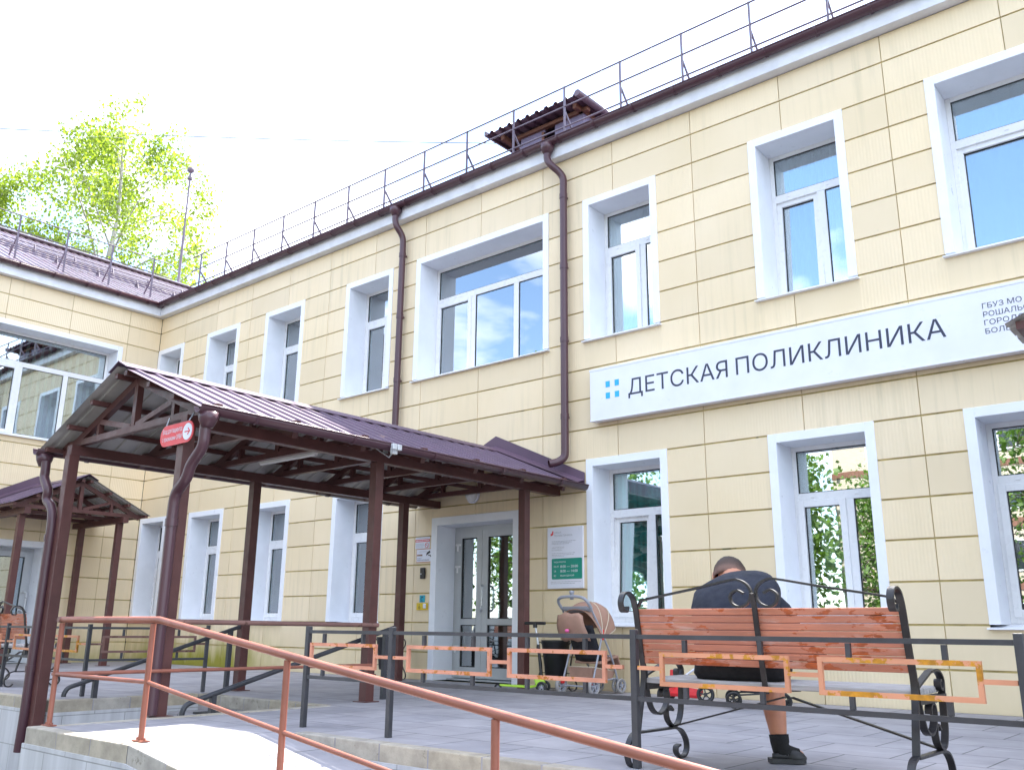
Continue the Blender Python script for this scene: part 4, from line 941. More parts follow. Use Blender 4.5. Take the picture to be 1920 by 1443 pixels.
# ================================================================== BINS, SCOOTERS, STROLLERS
def make_bin(label, loc, rz):
    t = thing('litter_bin', label, 'bin', (0, 0, 0), 'black litter bins with scroll holders by the wall'); local(t)
    mb = MB(); mb.lathe([(.115, .13), (.12, .135), (.165, .53), (.172, .545), (.165, .55), (.155, .54), (.11, .16), (.0, .155)], (0, 0, 0), 24); mb.build('bucket', M['black'], t)
    for sx in (-1, 1):
        mb = MB(); P = cr([(sx*.165, 0, .50), (sx*.20, 0, .53), (sx*.235, 0, .50), (sx*.235, 0, .44), (sx*.20, 0, .36), (sx*.185, 0, .25), (sx*.215, 0, .16), (sx*.255, 0, .08), (sx*.25, 0, .02), (sx*.20, 0, .004), (sx*.165, 0, .03), (sx*.18, 0, .07)], 5)
        mb.strip(P, .008, .028, (0, 1, 0)); mb.build('holder', M['ironb'], t)
    mb = MB(); mb.strip([(-.2, 0, .19), (.2, 0, .19)], .008, .028, (0, 1, 0)); mb.strip([(-.21, 0, .024), (.21, 0, .024)], .008, .028, (0, 1, 0)); mb.build('crossbar', M['ironb'], t)
    t.location = (loc[0], loc[1], .004); t.rotation_euler = (0, 0, rz); return t
make_bin('black litter bin between the green scooter and the brown stroller', (10.79, -.42), R(12))
make_bin('black litter bin half hidden behind a canopy post left of the door', (7.95, -.42), R(25))
def wheel(mb_t, mb_r, c, axis, r, w, spokes=5, tr=.2):
    c = Vector(c); ax = Vector(axis).normalized(); u = ax.orthogonal().normalized(); v = ax.cross(u); n = 22
    for mb, ro, ri, ww in ((mb_t, r, r*(1-tr), w), (mb_r, r*(1-tr)-.0005, r*(1-tr)*.86, w*.7)):
        vs = []
        for k in range(n):
            a = 2*math.pi*k/n; d = u*math.cos(a)+v*math.sin(a)
            vs += [c+d*ro*.97+ax*ww/2, c+d*ro+ax*ww/4, c+d*ro-ax*ww/4, c+d*ro*.97-ax*ww/2, c+d*ri-ax*ww/2, c+d*ri+ax*ww/2]
        mb.add(vs, [(k*6+j, k*6+(j+1) % 6, ((k+1) % n)*6+(j+1) % 6, ((k+1) % n)*6+j) for k in range(n) for j in range(6)], 0, True)
    mb_r.tube([c-ax*w*.6, c+ax*w*.6], r*.2, 10)
    for k in range(spokes):
        a = 2*math.pi*k/spokes+.4; d = u*math.cos(a)+v*math.sin(a); mb_r.bar(c+d*r*.15, c+d*r*.74, w*.35, r*.2, ax)
def add_wheel(t, c, axis, r, w, tm, rm, spokes=5, tr=.2):
    a = MB(); b = MB(); wheel(a, b, c, axis, r, w, spokes, tr); o = a.build('wheel', M[tm], t, recalc=True); 
    b.build('rim', M[rm], o); return o
# lime scooter
t = thing('kick_scooter', 'lime green three wheeled child scooter with black T handlebar beside the litter bin', 'scooter', (10.72, -.78, .004))
p = Vector((10.40, -.98, 0)); q = Vector((10.86, -.74, 0)); dd = (q-p).normalized(); nn = Vector((-dd.y, dd.x, 0))
mb = MB(); mb.prism([p+nn*.035+dd*.05+Vector((0, 0, .055)), p+dd*.0+Vector((0, 0, .06)), p-nn*.035+dd*.05+Vector((0, 0, .055)), q-nn*.05-dd*.14+Vector((0, 0, .05)), q-nn*.075+dd*.0+Vector((0, 0, .075)), q+nn*.075+dd*.0+Vector((0, 0, .075)), q+nn*.05-dd*.14+Vector((0, 0, .05))], (0, 0, .022))
mb.prism([q-nn*.04-dd*.08+Vector((0, 0, .07)), q+nn*.04-dd*.08+Vector((0, 0, .07)), q+nn*.03+dd*.03+Vector((0, 0, .07)), q-nn*.03+dd*.03+Vector((0, 0, .07))], (-dd.x*.03, -dd.y*.03, .10)); mb.build('deck', M['lime'], t, bevel=.008)
for c in (q+nn*.11+Vector((0, 0, .06)), q-nn*.11+Vector((0, 0, .06))): add_wheel(t, c, nn, .06, .03, 'black', 'grey_pl', 5, .45)
add_wheel(t, p+Vector((0, 0, .042)), nn, .042, .03, 'black', 'grey_pl', 4, .45)
tp = q-dd*.10+nn*.02+Vector((0, 0, .74))
mb = MB(); mb.tube([q-dd*.02+Vector((0, 0, .14)), q.lerp(tp, .62)+Vector((0, 0, .05))], .017, 10); mb.tube([q-nn*.1+Vector((0, 0, .06)), q+nn*.1+Vector((0, 0, .06))], .01, 8); mb.build('column', M['black'], t)
mb = MB(); mb.tube([q.lerp(tp, .6)+Vector((0, 0, .05)), tp], .012, 10); mb.build('stem', M['alu'], t)
mb = MB(); mb.tube([tp-nn*.0-Vector((.13, .02, 0)), tp+Vector((.13, .02, 0))], .017, 10); mb.tube([tp-Vector((0, 0, .05)), tp+Vector((0, 0, .01))], .024, 10); mb.build('handlebar', M['black'], t)
# red scooter lying behind the bench
t = thing('kick_scooter', 'red child scooter tipped over on the paving behind the bench', 'scooter', (12.7, -.75, .004))
mb = MB(); mb.prism([(12.52, -.82, .05), (12.87, -.88, .045), (12.88, -.80, .10), (12.53, -.74, .12)], (.0, -.012, .03)); mb.prism([(12.50, -.80, .05), (12.50, -.76, .30), (12.53, -.76, .30), (12.56, -.80, .05)], (0, -.02, 0)); mb.build('deck', M['red'], t, bevel=.006)
add_wheel(t, (12.48, -.78, .075), (.75, -.6, .45), .07, .035, 'black', 'grey_pl', 5, .4); add_wheel(t, (12.93, -.86, .088), (.42, -.85, .3), .085, .03, 'black', 'black', 5, .3)
mb = MB(); mb.tube([(12.50, -.78, .12), (12.62, -.70, .24)], .013, 8); mb.build('column', M['red'], t)
mb = MB(); mb.tube([(12.62, -.70, .24), (12.74, -.64, .33)], .011, 8); mb.build('stem', M['white'], t)
mb = MB(); mb.tube([(12.74, -.64, .33), (12.84, -.60, .405)], .019, 10); mb.build('handlebar', M['pink'], t)

def make_stroller(name, label, loc, ang, dark=False):
    t = thing(name, label, 'stroller', (0, 0, 0)); local(t)
    fab = M['blackfab'] if dark else M['brownfab']; frm = M['black'] if dark else M['grey_pl']; rub = 'black' if dark else 'grey_rub'; rim = 'black' if dark else 'grey_pl'
    for sy in (-1, 1):
        mb = MB(); y = sy*.23
        mb.tube(cr([(-.02, y, .12), (.10, y*.98, .45), (.19, y*.95, .70)], 5), .011, 8)                 # rear leg
        mb.tube(cr([(.50, y*.75, .13), (.33, y*.95, .42), (.12, y, .74), (-.03, y*.98, .96)], 6), .012, 8)       # front leg to handle
        mb.tube([(0.0, y, .14), (.48, y*.75, .17)], .009, 8); mb.build('side_frame', frm, t)
        add_wheel(t, (-.02, sy*.25, .09), (0, 1, 0), .088, .04, rub, rim, 5, .24)
        for k in (-.035, .035): add_wheel(t, (.52, sy*.17+k, .085), (0, 1, 0), .082, .024, rub, rim, 5, .24)
    mb = MB(); mb.tube([(-.02, -.25, .09), (-.02, .25, .09)], .010, 8); mb.tube([(.3, -.22, .42), (.3, .22, .42)], .009, 8); mb.tube([(.5, -.19, .15), (.5, .19, .15)], .01, 8); mb.build('axle', frm, t)
    mb = MB(); mb.tube(cr([(-.02, -.23, .95), (-.09, -.225, 1.03), (-.12, -.16, 1.075), (-.125, 0, 1.085), (-.12, .16, 1.075), (-.09, .225, 1.03), (-.02, .23, .95)], 6), .018, 10); mb.build('handle', frm, t)
    if not dark:
        mb = MB(); mb.prism([(-.05, -.20, .93), (.04, -.19, .90), (.04, .19, .90), (-.05, .20, .93)], (-.01, 0, .05)); mb.build('console', M['grey_pl'], t, bevel=.015)
        for sy in (-1, 1):
            mb = MB(); mb.box(-.05, -.01, sy*.22-.02, sy*.22+.02, .11, .15); mb.box(.155, .185, sy*.235-.012, sy*.235+.012, .60, .72); mb.build('lock', M['red'], t, bevel=.008)
    # backrest sling, seat and basket
    mb = MB(); rows = []
    for i in range(9):
        f = i/8; z = .36+.40*f; x = .20-.17*f; rows.append([(x-.035*math.cos(math.pi*j/8-math.pi/2)*1.3, -.20+.40*j/8, z) for j in range(9)])
    mb.grid(rows); mb.build('backrest', M['blackfab'], t, recalc=False, solid=.02)
    mb = MB(); mb.prism([(.16, -.2, .36), (.46, -.2, .43), (.47, -.2, .40), (.16, -.2, .33)], (0, .4, 0)); mb.prism([(.46, -.2, .42), (.56, -.18, .26), (.57, -.18, .27), (.48, -.2, .43)], (0, .38, 0)); mb.build('seat', fab, t, bevel=.01)
    mb = MB(); rows = [[(.03, -.19, .30), (.03, .19, .30)], [(.06, -.17, .17), (.06, .17, .17)], [(.40, -.15, .15), (.40, .15, .15)], [(.46, -.17, .25), (.46, .17, .25)]]
    mb.grid(rows, 0, False); mb.grid([[r[0] for r in rows[:2]], [(.46, -.17, .25), (.40, -.15, .15)]], 0, False); mb.grid([[r[1] for r in rows[:2]], [(.46, .17, .25), (.40, .15, .15)]], 0, False)
    mb.build('basket', fab, t, recalc=False, solid=.006)
    mb = MB(); mb.tube([(.03, -.19, .30), (.03, .19, .30), (.46, .17, .25), (.46, -.17, .25), (.03, -.19, .30)], .007, 6); mb.build('basket_rim', M['piping'] if not dark else frm, t)
    # hood
    mb = MB(); rows = []; px, pz = .16, .62; hoops = []
    for i in range(17):
        ph = R(124-104*i/16); Rr = .385+.03*math.sin(math.pi*i/16); row = []
        for j in range(15):
            th = math.pi*j/14; s = abs(math.sin(th))**.62; yy = -.235*math.copysign(abs(math.cos(th))**.75, math.cos(th))
            row.append((px+Rr*s*math.cos(ph), yy, pz+Rr*s*math.sin(ph)))
        rows.append(row)
    mb.grid(rows); HD = mb.build('hood', fab, t, recalc=False, solid=.012)
    mb = MB()
    for i in (5, 10, 16): mb.tube([Vector(p)+(Vector(p)-Vector((px, 0, pz))).normalized()*.008 for p in rows[i]], .006, 6)
    mb.build('piping', M['piping'] if not dark else frm, HD)
    # rear flap
    mb = MB(); fr_ = []
    for i in range(7):
        f = i/6; fr_.append([(-.13-.035*math.sin(math.pi*j/8)-.02*math.sin(math.pi*f)+.16*(1-f)**1.5*.6, (-.225+.45*j/8)*(1-.14*f*f), .59+.31*f-.03*f*abs(j/4-1)**3+.012*math.sin(j*1.7+i)) for j in range(9)])
    mb.grid(fr_); mb.build('rear_flap', fab, t, recalc=False, solid=.012)
    if not dark:
        mb = MB(); mb.lathe([(.0, -.03), (.028, -.012), (.03, .01), (.0, .03)], (-.185, .0, .70), 10, 'y', sx=1., sy=.7); mb.build('pacifier', M['pink'], t)
        mb = MB(); mb.box(-.115, -.085, -.02, .02, 1.05, 1.13); mb.lathe([(.03, 1.12), (.032, 1.15), (.0, 1.155)], (-.1, 0, 0), 12); mb.build('cup_holder', M['grey_pl'], t, bevel=.006)
    t.location = loc; t.rotation_euler = (0, 0, ang); return t
make_stroller('baby_stroller', 'brown baby stroller with grey wheels parked against the wall by the window', (11.34, -.74, .004), R(84)).scale = (.94, .94, .94)
s2 = make_stroller('baby_stroller', 'black baby stroller mostly hidden behind the bench, its dark wheels showing below the seat', (13.30, -.98, .004), R(28), True); s2.scale = (.82, .82, .82)

# ================================================================== THE MAN ON THE BENCH
def skin_object(nodes, edges, root, name, mat, parent, sub=2, extra=None):
    idx = {k: i for i, k in enumerate(nodes)}; me = bpy.data.meshes.new('sk')
    me.from_pydata([nodes[k][0] for k in nodes], [(idx[a], idx[b]) for a, b in edges], [])
    ob = bpy.data.objects.new('sk', me); COL.objects.link(ob); ob.modifiers.new('s', 'SKIN')
    if not me.skin_vertices: me.skin_vertices.new()
    for k in nodes: v = me.skin_vertices[0].data[idx[k]]; r = nodes[k][1]; v.radius = (r, r); v.use_root = (k == root)
    ss = ob.modifiers.new('d', 'SUBSURF'); ss.levels = sub; ss.render_levels = sub
    dg = bpy.context.evaluated_depsgraph_get(); m2 = bpy.data.meshes.new_from_object(ob.evaluated_get(dg))
    mb = MB(); mb.add([v.co for v in m2.vertices], [tuple(p.vertices) for p in m2.polygons], 0, True)
    bpy.data.objects.remove(ob); bpy.data.meshes.remove(m2)
    if extra: extra(mb)
    return mb.build(name, mat, parent)
def loft(mb, rings, n=24, e=2.4, m=0, wob=0.):                    # rings: (centre, half width, half depth, forward dir for depth)
    C = [Vector(r[0]) for r in rings]; vs = []
    for i, r in enumerate(rings):
        t = (C[min(i+1, len(C)-1)]-C[max(i-1, 0)]).normalized(); X = Vector(r[3]) if len(r) > 3 else Vector((1, 0, 0)); X = (X-t*X.dot(t)).normalized(); Y = t.cross(X)
        for k in range(n):
            a = 2*math.pi*k/n; c, s = math.cos(a), math.sin(a)
            w = 1+wob*math.sin(3*a+i*1.9)
            vs.append(C[i]+X*r[1]*w*math.copysign(abs(c)**(2/e), c)+Y*r[2]*w*math.copysign(abs(s)**(2/e), s))
    fs = [(i*n+k, i*n+(k+1) % n, (i+1)*n+(k+1) % n, (i+1)*n+k) for i in range(len(rings)-1) for k in range(n)]
    fs += [tuple(range(n))[::-1], tuple(range((len(rings)-1)*n, len(rings)*n))]
    mb.add(vs, fs, m, True)
PN = thing('person', 'man from behind on the bench, navy t-shirt, black shorts and socks, head bowed', 'person', (15.07, -4.4, .44))
nodes = {'pel': ((15.08, -4.42, .52), .12), 'sp1': ((15.06, -4.42, .66), .105), 'sp2': ((15.03, -4.345, .79), .10), 'sp3': ((15.0, -4.235, .875), .078), 'nk': ((14.925, -4.09, .955), .058), 'h1': ((14.86, -4.00, .975), .066), 'h2': ((14.81, -3.935, .995), .088), 'h3': ((14.775, -3.87, 1.01), .083), 'h4': ((14.76, -3.815, 1.0), .06)}
edges = [('pel', 'sp1'), ('sp1', 'sp2'), ('sp2', 'sp3'), ('sp3', 'nk'), ('nk', 'h1'), ('h1', 'h2'), ('h2', 'h3'), ('h3', 'h4')]
def arm(s, pts, rs):
    prev = 'sp3'
    for i, (p, r) in enumerate(zip(pts, rs)): nodes['a%s%d' % (s, i)] = (p, r); edges.append((prev, 'a%s%d' % (s, i))); prev = 'a%s%d' % (s, i)
    return prev
lw = arm('L', [(14.86, -4.20, .85), (14.79, -4.14, .79), (14.76, -3.98, .66), (14.79, -3.85, .70), (14.83, -3.76, .745)], [.07, .055, .043, .036, .027])
rw = arm('R', [(15.14, -4.20, .84), (15.20, -4.15, .765), (15.20, -3.98, .645), (15.10, -3.87, .69), (14.98, -3.78, .745)], [.07, .055, .043, .036, .027])
def hand(s, wk, dirv, up):
    w = Vector(nodes[wk][0]); d = Vector(dirv).normalized(); u = Vector(up).normalized(); sd = d.cross(u)
    nodes['p'+s] = (w+d*.045, .026); edges.append((wk, 'p'+s)); nodes['k'+s] = (w+d*.075, .022); edges.append(('p'+s, 'k'+s))
    for f in range(4):
        b = w+d*.082+sd*(f-1.5)*.021; prev = 'k'+s; ln = (.9, 1.05, 1., .8)[f]
        for j, (dl, du) in enumerate(((.018, .0), (.042, .008), (.054, .026))):
            k = 'f%s%d%d' % (s, f, j); nodes[k] = (b+d*dl*ln+u*du, .0088-.0008*j); edges.append((prev, k)); prev = k
    prev = 'p'+s
    for j, (a_, b_, c_) in enumerate(((.03, .036, .006), (.05, .05, .016), (.068, .052, .026))):
        k = 't%s%d' % (s, j); nodes[k] = (w+d*a_-sd*b_*(1 if s == 'L' else -1)+u*c_, .0105-.001*j); edges.append((prev, k)); prev = k
hand('L', lw, (.55, .6, .5), (.0, -.6, .8)); hand('R', rw, (-.6, .6, .4), (.0, -.6, .8))
for s, pts, rs in (('R', [(15.16, -4.33, .50), (15.13, -4.16, .51), (15.085, -4.00, .49), (15.075, -4.03, .40), (15.095, -4.07, .30), (15.125, -4.10, .16), (15.135, -4.105, .085), (15.17, -4.07, .045), (15.235, -4.03, .035)], [.085, .075, .068, .066, .072, .050, .042, .036, .03]),
                   ('L', [(14.99, -4.33, .51), (14.94, -4.16, .54), (14.88, -3.99, .57), (14.97, -3.955, .585), (15.06, -3.94, .585), (15.15, -3.93, .58), (15.19, -3.93, .575), (15.23, -3.90, .57), (15.25, -3.84, .565)], [.085, .075, .062, .058, .06, .042, .038, .036, .03])):
    prev = 'pel'
    for i, (p, r) in enumerate(zip(pts, rs)): nodes['l%s%d' % (s, i)] = (p, r); edges.append((prev, 'l%s%d' % (s, i))); prev = 'l%s%d' % (s, i)
HC = Vector((14.79, -3.90, 1.0)); FW = Vector((-.28, .80, -.53)).normalized(); SD = Vector((.944, .33, 0)).normalized(); UP = SD.cross(FW)
def face(mb):
    for sg in (-1, 1):
        c = HC+SD*sg*.088-UP*.012-FW*.01; pts = []
        for k in range(13):
            a = 2*math.pi*k/12; pts.append(c+UP*.03*math.sin(a)+FW*(.018*math.cos(a))+SD*sg*.008)
        mb.tube(pts, .007, 6, caps=False); mb.lathe([(.0, -.006), (.016, -.003), (.018, .004), (.0, .008)], c, 8, 'x', sy=1.4)
        mb.lathe([(.0, -.011), (.009, -.006), (.011, 0), (.009, .006), (.0, .011)], HC+FW*.088+SD*sg*.033-UP*.008, 8)
    mb.tube([HC+FW*.088+UP*.002, HC+FW*.108-UP*.03, HC+FW*.094-UP*.042], [.009, .015, .008], 8); mb.tube([HC+FW*.086-UP*.068-SD*.022, HC+FW*.094-UP*.066, HC+FW*.086-UP*.068+SD*.022], [.004, .009, .004], 8)
skin_object(nodes, edges, 'pel', 'body', M['skin'], PN, 2, face)
mb = MB(); rows = []                                              # hair: a short cap over the top of the head
for i in range(13):
    th = R(4+i*8.4); row = []
    for j in range(29):
        ph = 2*math.pi*j/28; dirv = (UP*.93-FW*.25).normalized(); ax1 = SD; ax2 = dirv.cross(SD)
        d = dirv*math.cos(th)+(ax1*math.cos(ph)+ax2*math.sin(ph))*math.sin(th)
        row.append(HC+Vector((d.dot(SD)*.097, 0, 0)).x*SD+d.dot(FW)*.124*FW+d.dot(UP)*.104*UP-FW*.012+Vector((random.uniform(-.002, .002), random.uniform(-.002, .002), random.uniform(-.002, .003))))
    rows.append(row)
HM, ht, hb = newmat('hair_fade'); hp = nd(ht, 'ShaderNodeNewGeometry'); hd = (UP*.95+FW*.05).normalized()
vs_ = nd(ht, 'ShaderNodeVectorMath', operation='SUBTRACT'); ht.links.new(hp.outputs['Position'], vs_.inputs[0]); vs_.inputs[1].default_value = HC
vd_ = nd(ht, 'ShaderNodeVectorMath', operation='DOT_PRODUCT'); ht.links.new(vs_.outputs[0], vd_.inputs[0]); vd_.inputs[1].default_value = hd
hn = noise(ht, hp.outputs['Position'], 420., 3); hv = mth(ht, 'ADD', mth(ht, 'MULTIPLY', vd_.outputs['Value'], 9.), mth(ht, 'MULTIPLY', hn, .5))
ht.links.new(ramp(ht, hv, [(.0, (.20, .115, .09)), (.22, (.085, .05, .038)), (.55, (.04, .024, .019))]), hb.inputs['Base Color']); hb.inputs['Roughness'].default_value = .7; bump(ht, hb, hn, .6, .003)
mb.grid(rows); mb.build('hair', HM, PN, recalc=False, solid=.003)
mb = MB()
loft(mb, [((15.085, -4.455, .47), .215, .135), ((15.075, -4.455, .55), .215, .14), ((15.065, -4.435, .64), .222, .142), ((15.055, -4.40, .72), .235, .146), ((15.03, -4.345, .80), .245, .15), ((15.01, -4.27, .872), .245, .125), ((14.985, -4.20, .91), .212, .10), ((14.95, -4.145, .935), .145, .08), ((14.925, -4.10, .948), .075, .066), ((14.915, -4.085, .952), .068, .06)], 30, 2.3, wob=.012)
for s, pts in ((1, [(15.10, -4.24, .85), (15.16, -4.21, .815), (15.20, -4.16, .765), (15.21, -4.07, .71)]), (-1, [(14.92, -4.23, .86), (14.84, -4.20, .83), (14.79, -4.145, .79), (14.775, -4.06, .72)])):
    loft(mb, [(p, w, w) for p, w in zip(pts, (.10, .092, .082, .074))], 16, 2., wob=.03)
mb.build('t_shirt', M['shirt'], PN)
mb = MB()
loft(mb, [((15.12, -4.46, .432), .20, .10), ((15.12, -4.46, .45), .25, .135), ((15.115, -4.455, .50), .265, .15), ((15.10, -4.45, .57), .25, .145)], 28, 2.6, wob=.012)
for pts in ([(15.19, -4.42, .52), (15.165, -4.28, .52), (15.13, -4.12, .52), (15.10, -4.03, .505)], [(14.98, -4.42, .52), (14.95, -4.28, .54), (14.92, -4.12, .56), (14.895, -4.02, .575)]):
    loft(mb, [(p, w, w*.95) for p, w in zip(pts, (.115, .11, .095, .09))], 18, 2.2, wob=.02)
mb.build('shorts', M['shorts'], PN)
for pts, ax in (([(15.128, -4.10, .145), (15.132, -4.103, .105), (15.138, -4.105, .07), (15.165, -4.075, .045), (15.21, -4.045, .038)], (1, 0, 0)), ([(15.12, -3.935, .582), (15.165, -3.93, .58), (15.20, -3.93, .575), (15.235, -3.89, .57), (15.25, -3.85, .565)], (0, 0, 1))):
    mb = MB(); loft(mb, [(p, w, w, ax) for p, w in zip(pts, (.052, .05, .05, .046, .038))], 16, 2., wob=.02); mb.build('sock', M['sock'], PN)
def clog(heel, toe, up):
    H, T, U = Vector(heel), Vector(toe), Vector(up).normalized(); d = (T-H).normalized(); L0 = (T-H).length; s = d.cross(U); mb = MB()
    def outline(k): return [(-.02, .0), (.0, .034), (.3, .036), (.55, .045), (.8, .05), (.95, .038), (1.03, .0), (.95, -.038), (.8, -.05), (.55, -.045), (.3, -.036), (.0, -.034)]
    o = cr(outline(0)+[outline(0)[0]], 4)[:-1]
    mb.prism([H+d*p[0]*L0+s*p[1]+U*.002 for p in o], U*.020)
    rows = []
    for i in range(9):
        f = .46+.57*i/8; w = .05*math.sqrt(max(.02, 1-((f-.72)/.33)**2)); h = .054*math.sqrt(max(.03, 1-max(0, (f-.5)/.54)**2)); rows.append([H+d*f*L0+s*w*math.cos(math.pi*j/10)+U*(.020+h*math.sin(math.pi*j/10)) for j in range(11)])
    mb.grid(rows)
    mb.grid([[H+d*(.02+.12*i)*L0+s*(.038)*(1 if q == 0 else .97)*c+U*(.026+.025*q) for q in range(2) for _ in (0,)] for c in (1,) for i in range(5)])
    return mb.build('shoe', M['shoe'], PN, recalc=False, solid=.004)
clog((15.09, -4.145, .004), (15.235, -4.03, .004), (0, 0, 1)); clog((15.16, -3.97, .585), (15.28, -3.79, .575), (.3, .2, -1))
t = thing('mobile_phone', 'dark mobile phone in the hands of the sitting man', 'phone', (14.90, -3.70, .80))
mb = MB(); mb.prism([(14.866, -3.715, .765), (14.94, -3.715, .765), (14.94, -3.675, .905), (14.866, -3.675, .905)], (0, .009, -.003)); mb.build('case', M['black'], t, bevel=.004)

# ================================================================== TREES
def tree(name, label, base, top, rad, zlow, nleaf, leaf, lm, bm_, seed, group=None, birch=False, lean=(0, 0), dens=1.):
    rr = random.Random(seed); t = thing(name, label, 'tree', base, group); B = Vector(base); H = top-base[2]
    tr = MB(); tips = []
    tp = B+Vector((lean[0], lean[1], H*.93)); trunk = [B.lerp(tp, k/10)+Vector((rr.uniform(-.12, .12), rr.uniform(-.12, .12), 0))*(k/10) for k in range(11)]
    r0 = H*.014; tr.tube(trunk, [r0*(1-.93*k/10) for k in range(11)], 10)
    def at(f): i = min(9, int(f*10)); return trunk[i].lerp(trunk[i+1], f*10-i)
    nl = 34
    for i in range(nl):
        f = (zlow-base[2])/H+(1-(zlow-base[2])/H)*((i+.5)/nl)*.96; f = min(.97, max(.12, f*.95)); p = at(f)
        prof = max(.18, math.sin(math.pi*min(1., max(0.03, (f-.1)/.98))**(.8))) if not birch else max(.16, (1-((f-.46)/.58)**2)**.8 if abs(f-.46) < .57 else .16)
        ang = i*2.4+rr.uniform(-.4, .4); ln = rad*prof*rr.uniform(.75, 1.15); rise = rr.uniform(.5, .95) if birch else rr.uniform(.15, .6)
        e = p+Vector((math.cos(ang)*ln, math.sin(ang)*ln, ln*rise)); m_ = p.lerp(e, .5)+Vector((0, 0, ln*.10))
        P = cr([p, m_, e], 4); lr = r0*(1-f)*.42+.012; tr.tube(P, [lr*(1-.85*k/(len(P)-1)) for k in range(len(P))], 6)
        for k in range(8):
            g = rr.uniform(.3, 1.); q = P[min(len(P)-1, int(g*(len(P)-1)))]
            dr = Vector((rr.gauss(0, 1), rr.gauss(0, 1), rr.gauss(.15, .7))).normalized(); sl = ln*rr.uniform(.18, .42)
            q2 = q+dr*sl; tr.tube([q, q.lerp(q2, .5)+Vector((0, 0, sl*.06)), q2], [.014, .010, .005], 4)
            if birch:                                             # drooping tips
                q3 = q2+Vector((rr.uniform(-.2, .2), rr.uniform(-.2, .2), -rr.uniform(.3, 1.1))); tr.tube([q2, q2.lerp(q3, .5)+dr*.08, q3], .004, 3)
                tips.append((q2, q3))
            tips.append((q.lerp(q2, .4), q2))
    tr.build('trunk', bm_, t)
    V = []; F = []
    for i in range(nleaf):
        a, b = tips[int(rr.random()**1.0*len(tips))]; p = a.lerp(b, rr.random())+Vector((rr.gauss(0, 1), rr.gauss(0, 1), rr.gauss(0, 1)))*(leaf*1.6 if birch else leaf*2.6)
        d = Vector((rr.gauss(0, 1), rr.gauss(0, 1), rr.gauss(-.4, .8))).normalized(); s = d.orthogonal().normalized(); s = Quaternion(d, rr.uniform(0, 6.28)) @ s
        l = leaf*rr.uniform(.6, 1.25); k = len(V); V += [p, p+d*l*.5+s*l*.36, p+d*l, p+d*l*.5-s*l*.36]; F.append((k, k+1, k+2, k+3))
    mb = MB(); mb.v = V; mb.f = F; mb.mi = [0]*len(F); mb.sm = [False]*len(F); mb.build('crown', lm, t, recalc=False)
    return t
tree('birch_tree', 'tall birch with thin fresh green crown behind the left wing roof, by the mast', (-16.15, 5.85, GZ), 22.2, 4.7, 7.0, 30000, .15, M['birchleaf'], M['birchbark'], 11, 'birches behind the left wing', True)
tree('birch_tree', 'birch at the left picture edge behind the left wing, only its right side in view', (-18.6, 1.9, GZ), 20.2, 3.6, 7.0, 20000, .15, M['birchleaf'], M['birchbark'], 12, 'birches behind the left wing', True)
G = 'broadleaf trees across the yard'
for i, (x, y, tp_, rad, nl, lf, lab) in enumerate((
        (-5.6, -19.0, 11.0, 5.0, 14000, .2, 'broad leafy tree across the yard mirrored in the entrance door'),
        (13.6, -20.0, 9.0, 3.2, 11000, .17, 'round leafy tree mirrored in the right ground floor window'),
        (16.6, -26.0, 11.0, 4.0, 8000, .22, 'second leafy tree mirrored in the right ground floor window, behind the round one'),
        (-11.5, -30.0, 12.0, 5.0, 7000, .3, 'large leafy tree far across the yard beyond the left wing'),
        (-3.4, -34.0, 10.0, 3.8, 16000, .34, 'leafy tree at the left end of the brick apartment block'),
        (21.0, -19.0, 11.5, 4.2, 7000, .25, 'tall leafy tree across the yard right of the round one, added to dim the facade'),  # unseen tree added to cut sky light on the lower facade
        (9.2, -15.5, 5.4, .9, 5000, .12, 'slim tree before the brick apartment block'))):
    tree('leafy_tree', lab, (x, y, GZ), tp_, rad, 1.0, nl, lf, M['leaf'], M['bark'], 30+i, G)
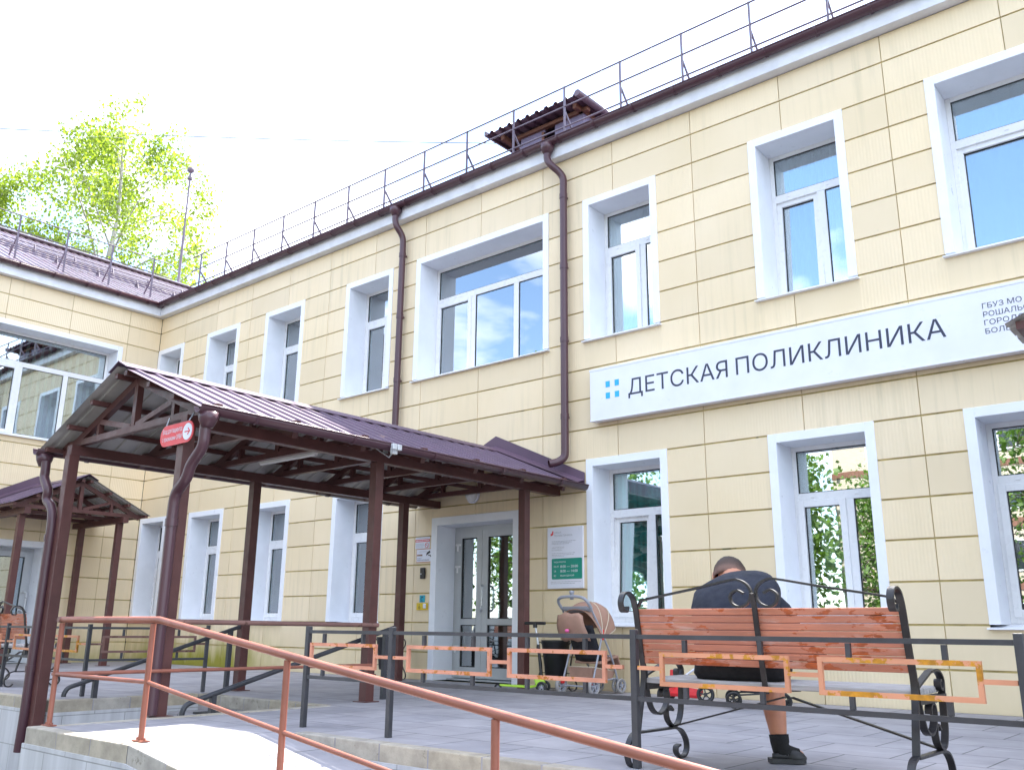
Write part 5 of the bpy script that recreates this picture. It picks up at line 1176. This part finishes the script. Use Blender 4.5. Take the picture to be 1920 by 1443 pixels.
# apartment block and van that the ground floor glass mirrors
t = thing('apartment_block', 'yellow brick apartment block with red bands across the yard, mirrored in the window glass', 'building', (10, -40, GZ))
mb = MB(); mb.box(-.4, 26.0, -48.0, -38.0, GZ, 11.5); mb.build('wall', M['brick'], t)
mb = MB()
for k in range(4): mb.box(-.45, 26.05, -38.03, -37.97, 2.6+2.9*k, 2.95+2.9*k)
mb.build('band', M['redband'], t)
mb = MB(); mb.box(-.8, 26.4, -48.4, -37.5, 11.5, 11.8); mb.build('roof', M['roof'], t)
for r in range(4):
    for c in range(8):
        x = 1.6+c*3.1; z = .6+2.9*r; mb = MB(); mb.box(x-.08, x+1.38, -38.02, -37.95, z-.08, z+1.48); f = mb.build('window', M['frame'], t); mb = MB(); mb.box(x, x+.62, -37.96, -37.94, z, z+1.4); mb.box(x+.68, x+1.3, -37.96, -37.94, z, z+1.4); mb.build('pane', M['carglass'], f)
t = thing('parked_van', 'white parked van across the yard, mirrored in the entrance door', 'van', (-2.8, -15.6, GZ))
mb = MB(); pr = [(-5.2, .45), (-5.15, 1.2), (-5.0, 2.1), (-2.3, 2.15), (-1.7, 2.05), (-1.05, 1.35), (-.35, 1.15), (-.15, .85), (-.15, .4)]
mb.prism([(x, -16.5, GZ+z) for x, z in pr], (0, 1.8, 0)); mb.build('body', M['carwhite'], t, bevel=.08)
mb = MB(); mb.prism([(-1.66, -16.4, GZ+2.0), (-1.09, -16.4, GZ+1.39), (-1.06, -16.4, GZ+1.41), (-1.63, -16.4, GZ+2.02)], (0, 1.6, 0)); mb.build('windscreen', M['carglass'], t)
mb = MB(); mb.box(-3.0, -1.9, -14.705, -14.69, GZ+1.3, GZ+1.9); mb.build('window', M['carglass'], t)
for x in (-4.3, -1.0):
    for y in (-16.4, -14.8): add_wheel(t, (x, y, GZ+.33), (0, 1, 0), .33, .2, 'black', 'alu', 6, .4)
for y in (-16.2, -15.1):
    mb = MB(); mb.box(-.2, -.13, y-.05, y+.25, GZ+.75, GZ+.95); mb.build('headlight', M['lamp'], t)
